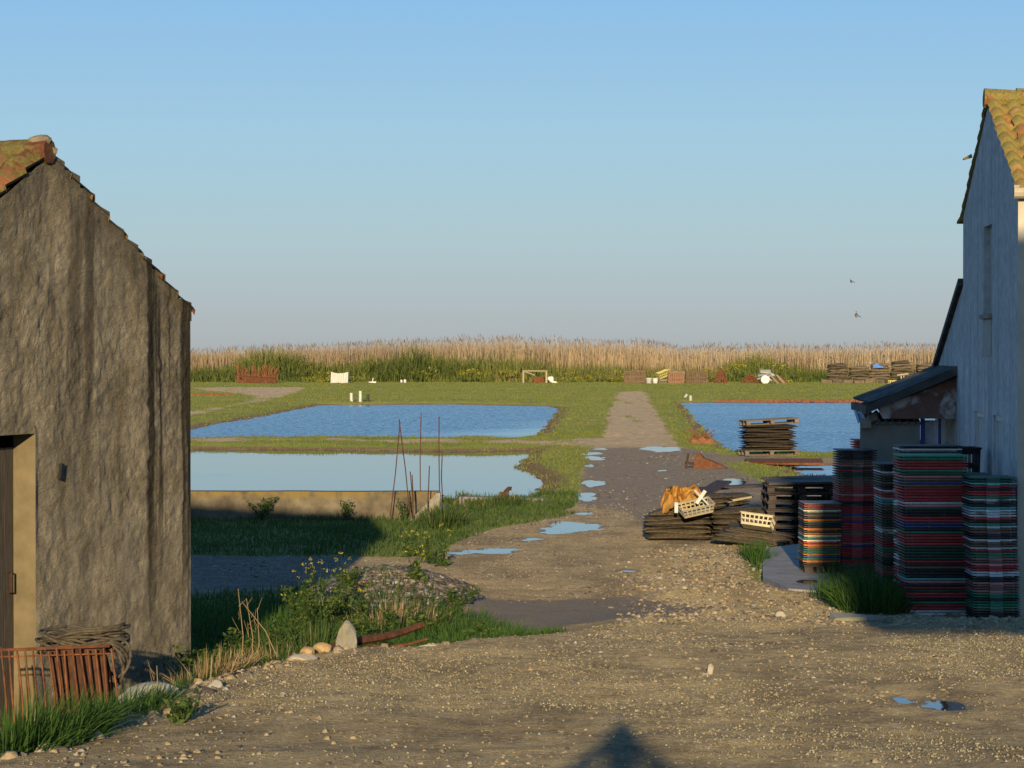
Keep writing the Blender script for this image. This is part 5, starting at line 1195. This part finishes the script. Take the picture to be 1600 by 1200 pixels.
def basket(px, w, h, mat, label, D=DB, dx=0, group=None):
    e = at_far('basket', px, label, 'basket', D, group); b = MB()
    nv = max(5, int(w / .14))
    for k in range(nv): b.box((-w / 2 + (k + .5) * w / nv, -w * .4, h / 2), (w / nv * .8, .06, h), jit=.02)
    for s in (-1, 1):
        for k in range(5): b.box((s * w / 2, -w * .4 + (k + .5) * w * .16, h / 2), (.06, w * .13, h), jit=.02)
    b.box((0, 0, .05), (w * .95, w * .75, .08)); b.build('side', mat, e); b = MB(); 
    for z_ in (.15, .5, .93): b.box((0, -w * .43, h * z_), (w * 1.02, .05, .07)); 
    b.box((0, w * .38, h / 2), (w, .05, h)); b.box((0, 0, h * .82), (w * .9, w * .7, .12), jit=.06); b.build('band', mat, e); return e
M['wicker'] = pmat('brown_wicker', (.09, .06, .035), (.2, .14, .085), 9, .9, .5, .02)
M['wicker_red'] = pmat('reddish_wicker', (.16, .085, .05), (.3, .17, .1), 9, .9, .5, .02)
basket(984, .85, 1.05, M['wicker'], 'left of two dark brown baskets at the end of the track'); basket(1000, .85, 1.1, M['wicker'], 'right of two dark brown baskets at the end of the track')
basket(1056, 1.25, .95, M['wicker_red'], 'reddish slatted basket right of the yellow crates', 212)
basket(1088, 1.75, 1.0, M['wicker'], 'wide brown basket with orange net on top', 213)
b = MB(); b.rock((0, 0, 0), (.6, .4, .25), 7); o = tag(b.build('orange_net', M['orange_cloth']), 'bundle of orange net lying on the wide brown basket', 'net'); p = fb(1092, 587, 213); o.location = p
for k, (px, lb) in enumerate([(1014, 'left white tub near the dark baskets'), (1024, 'right white tub near the dark baskets')]):
    e = at_far('tub', px, lb, 'tub', 212); crate_w = .42; b = MB(); b.tube([(0, 0, 0), (0, 0, .42)], [.18, .24], 10); b.build('body', M['white'], e); b = MB(); b.tube([(0, 0, .42), (0, 0, .46)], .265, 10); b.build('rim', M['white'], e)
x, _, z = fb(1038, 595); crate('crate', x, 214.5, z - .5, .3, 1.1, .7, .6, M['grey_block'], 'grey crate below the yellow tilted one on the far bank'); crate('crate', x, 214.4, z + .3, .3, 1.1, .7, .55, M['yellow'], 'yellow crate tilted on top of the far bank pile', ry=-.35)
b = MB(); b.rock((0, 0, 0), (.55, .4, .4), 9); b.rock((.7, .1, 0), (.5, .4, .45), 10); o = tag(b.build('tarpaulin_bundle', M['grey_block']), 'grey tarpaulin bundle behind the reddish basket', 'bundle'); o.location = fb(1053, 585, 215)
def mound(name, px, w, h, mat, label, seed, cat, D=DB):
    e = at_far(name, px, label, cat, D); rr = random.Random(seed); b = MB()
    for k in range(26):
        a = rr.uniform(0, 6.28); q = rr.random(); b.rock((math.cos(a) * q * w * .38, math.sin(a) * q * .5, h * (1 - q) * rr.uniform(.3, .85) + .12), (w * .17, .22, h * .17), seed * 50 + k, 1)
    b.build('pile', mat, e); b = MB()
    for k in range(14): x = rr.uniform(-w / 2, w / 2) * .8; b.tube([(x, -.5, .0), (x * .8, -.45, h * .5), (x * .5, 0, h * rr.uniform(.8, 1.05))], .03, 4)
    b.build('ropes', mat, e); return e
mound('net_mound', 1126, 1.55, 1.25, M['rust_orange'], 'orange mound of old netting on the far bank', 61, 'net')
mound('scrap_heap', 1172, 1.6, .75, M['rust'], 'low brown rusty scrap heap left of the white barrel', 62, 'scrap')
e = at_far('barrel', 1195, 'white barrel lying end on beside the orange planks', 'barrel', 212); b = MB(); b.tube([(0, -.4, .33), (0, -.2, .33), (0, .2, .33), (0, .4, .33)], [.33, .36, .36, .33], 18); b.build('body', M['white'], e); b = MB(); b.tube([(0, -.43, .33), (0, -.37, .33)], .35, 18); b.build('rim', M['white'], e)
b = MB()
for k in range(5): b.box((.15 * k - .4, .1 * k, .25 * (k % 3)), (.9, .5, .09), rx=.2 * k, ry=-.35 + .2 * k, jit=.05)
o = tag(b.build('white_boards', M['white']), 'jumble of white boards heaped above the white barrel', 'boards'); o.location = fb(1198, 590, 213.5)
for k in range(4):
    a = fb(1204 + 5 * k, 586 + 2 * (k % 2), 213); c = fb(1218 + 5 * k, 601, 212.4); board(a, c, .14, .1, 'rust_orange' if k % 2 else 'wood_pale', ['leftmost pale', 'second orange', 'third pale', 'rightmost orange'][k] + ' plank leaning right of the white barrel', group='planks by the white barrel')
for k, px in enumerate([1309, 1342, 1374, 1408, 1446]):
    ord_ = ['first', 'second', 'third', 'fourth', 'fifth'][k]; base = fb(px, 606, 216).z; n_ = [9, 8, 9, 10, 9][k]
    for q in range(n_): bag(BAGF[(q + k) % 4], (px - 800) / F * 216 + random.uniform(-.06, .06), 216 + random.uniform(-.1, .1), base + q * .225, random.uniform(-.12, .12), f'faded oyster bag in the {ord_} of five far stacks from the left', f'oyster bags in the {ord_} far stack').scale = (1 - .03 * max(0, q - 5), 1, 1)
b = MB(); b.grid(lambda i, j: ((i - .5) * .85, (j - .5) * .8, .14 + .1 * math.sin(i * 6) * math.cos(j * 4) - .35 * abs(i - .5)), 8, 6); b.grid(lambda i, j: ((i - .5) * .85, -.4, -.2 + (.34 + .1 * math.sin(i * 6) - .35 * abs(i - .5)) * j), 8, 2); o = tag(b.build('blue_tarpaulin', M['blue']), 'blue tarpaulin scrap on top of the third far stack', 'tarpaulin'); o.location = fb(1371, 571, 215.6)
for k in range(7):
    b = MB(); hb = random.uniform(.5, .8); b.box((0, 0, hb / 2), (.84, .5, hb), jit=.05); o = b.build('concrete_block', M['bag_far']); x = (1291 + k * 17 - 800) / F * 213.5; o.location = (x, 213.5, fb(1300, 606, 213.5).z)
    tag(o, ['leftmost grey concrete block before the far bag stacks', 'second grey block from the left before the bag stacks', 'third grey block from the left before the bag stacks', 'middle grey block before the far bag stacks', 'third grey block from the right before the bag stacks', 'second grey block from the right before the bag stacks', 'rightmost grey concrete block before the far bag stacks'][k], 'block', 'grey blocks before the far stacks')
e = at_far('table', 1410, 'little white table standing before the fourth far stack', 'table', 213); b = MB(); z0 = fb(1410, 585, 213).z - e.location.z; b.box((0, 0, z0), (.95, .5, .1), ry=-.12); b.build('top', M['cream'], e)
for s in (-.1, .12): b = MB(); b.box((s, 0, z0 / 2), (.07, .07, z0 - .05)); b.build('leg', M['cream'], e)
for k, (px, py, lb) in enumerate([(1441, 586, 'yellow crate before the fifth far stack'), (1398, 598, 'yellow crate low beside the white table'), (1436, 597, 'lower yellow crate before the fifth far stack')]):
    p = fb(px, py, 213.2); crate('crate', p.x, p.y, p.z - .25, 0, 1.2, .6, .45, M['yellow'], lb)
p = fb(1395, 606, 212); pallet(p.x, p.y, p.z, 0, 'pale flat pallet on the grass before the yellow crates', 'wood_pale', 1.7, 1.1)

# ------------------------------------------------------------------ birds
def bird(px, py, D, span, roll, label):
    p = PD(px, py, D); e = MB(); n = 8
    for s in (-1, 1):
        def wing(i, j, s=s): return (s * span / 2 * i, (j - .5) * .16 * (1 - .75 * i) - .1 * i, .12 * math.sin(i * 2.2) + .012 * (1 - i))
        e.grid(wing, 8, 3); e.grid(lambda i, j, s=s: (wing(i, j)[0], wing(i, j)[1], wing(i, j)[2] - .02 * (1 - .7 * i)), 8, 3)
    e.tube([(0, .26, 0), (0, .18, .0), (0, .05, 0), (0, -.12, .0), (0, -.3, .0)], [.012, .05, .07, .05, .015], 8)
    o = e.build('bird', M['bird'], smooth=True); o.location = p; o.rotation_euler = (R(30), R(roll), R(20)); return tag(o, label, 'bird')
M['bird'] = pmat('bird_feathers', (.10, .085, .07), (.22, .19, .16), 8, .8, .1)
bird(1338, 493, 110, .42, 50, 'lower darker bird gliding above the reeds'); bird(1330, 440, 170, .55, 35, 'higher fainter bird gliding above the reeds')

# ------------------------------------------------------------------ the photographer, just behind the camera: only the shadow falls into view
def person():
    g = Hs(0, -.3); me = bpy.data.meshes.new('person')
    J = [(0, 0, .98), (0, .0, 1.2), (0, 0, 1.42), (0, .01, 1.53), (0, .02, 1.63), (0, .02, 1.74)]; rad = [.16, .165, .17, .06, .10, .085]; E = [(0, 1), (1, 2), (2, 3), (3, 4), (4, 5)]
    def chain(root, pts, rs):
        prev = root
        for p, q in zip(pts, rs): J.append(p); rad.append(q); E.append((prev, len(J) - 1)); prev = len(J) - 1
        return prev
    for s in (-1, 1):
        k = chain(2, [(s * .19, 0, 1.43), (s * .29, .10, 1.42), (s * .15, .21, 1.56), (s * .09, .22, 1.63)], [.08, .055, .045, .036])
        for q in range(4): chain(k, [(s * (.085 - .018 * q), .22, 1.67), (s * (.06 - .016 * q), .222, 1.705)], [.010, .008])
        chain(k, [(s * .06, .215, 1.61), (s * .04, .22, 1.63)], [.011, .009])
        chain(0, [(s * .10, 0, .90), (s * .11, .02, .5), (s * .12, -.02, .09), (s * .13, .12, .04)], [.105, .07, .05, .045])
    me.from_pydata(J, E, []); o = link('person', me); me.materials.append(M['jacket'])
    sk = o.modifiers.new('skin', 'SKIN'); me.skin_vertices or None
    for v, q in zip(me.skin_vertices[0].data, rad): v.radius = (q, q)
    me.skin_vertices[0].data[0].use_root = True
    o.modifiers.new('sub', 'SUBSURF').levels = 1; o.modifiers['sub'].render_levels = 1
    o.location = (-.045, -.32, g); tag(o, 'person in a dark jacket whose shadow falls on the gravel', 'person')
    b = MB(); b.tube([(0, .0, 1.60), (0, .0, 1.72), (0, .01, 1.80), (0, .01, 1.86)], [.09, .09, .065, .03], 12); b.build('hat', M['jacket'], o, True)
person()
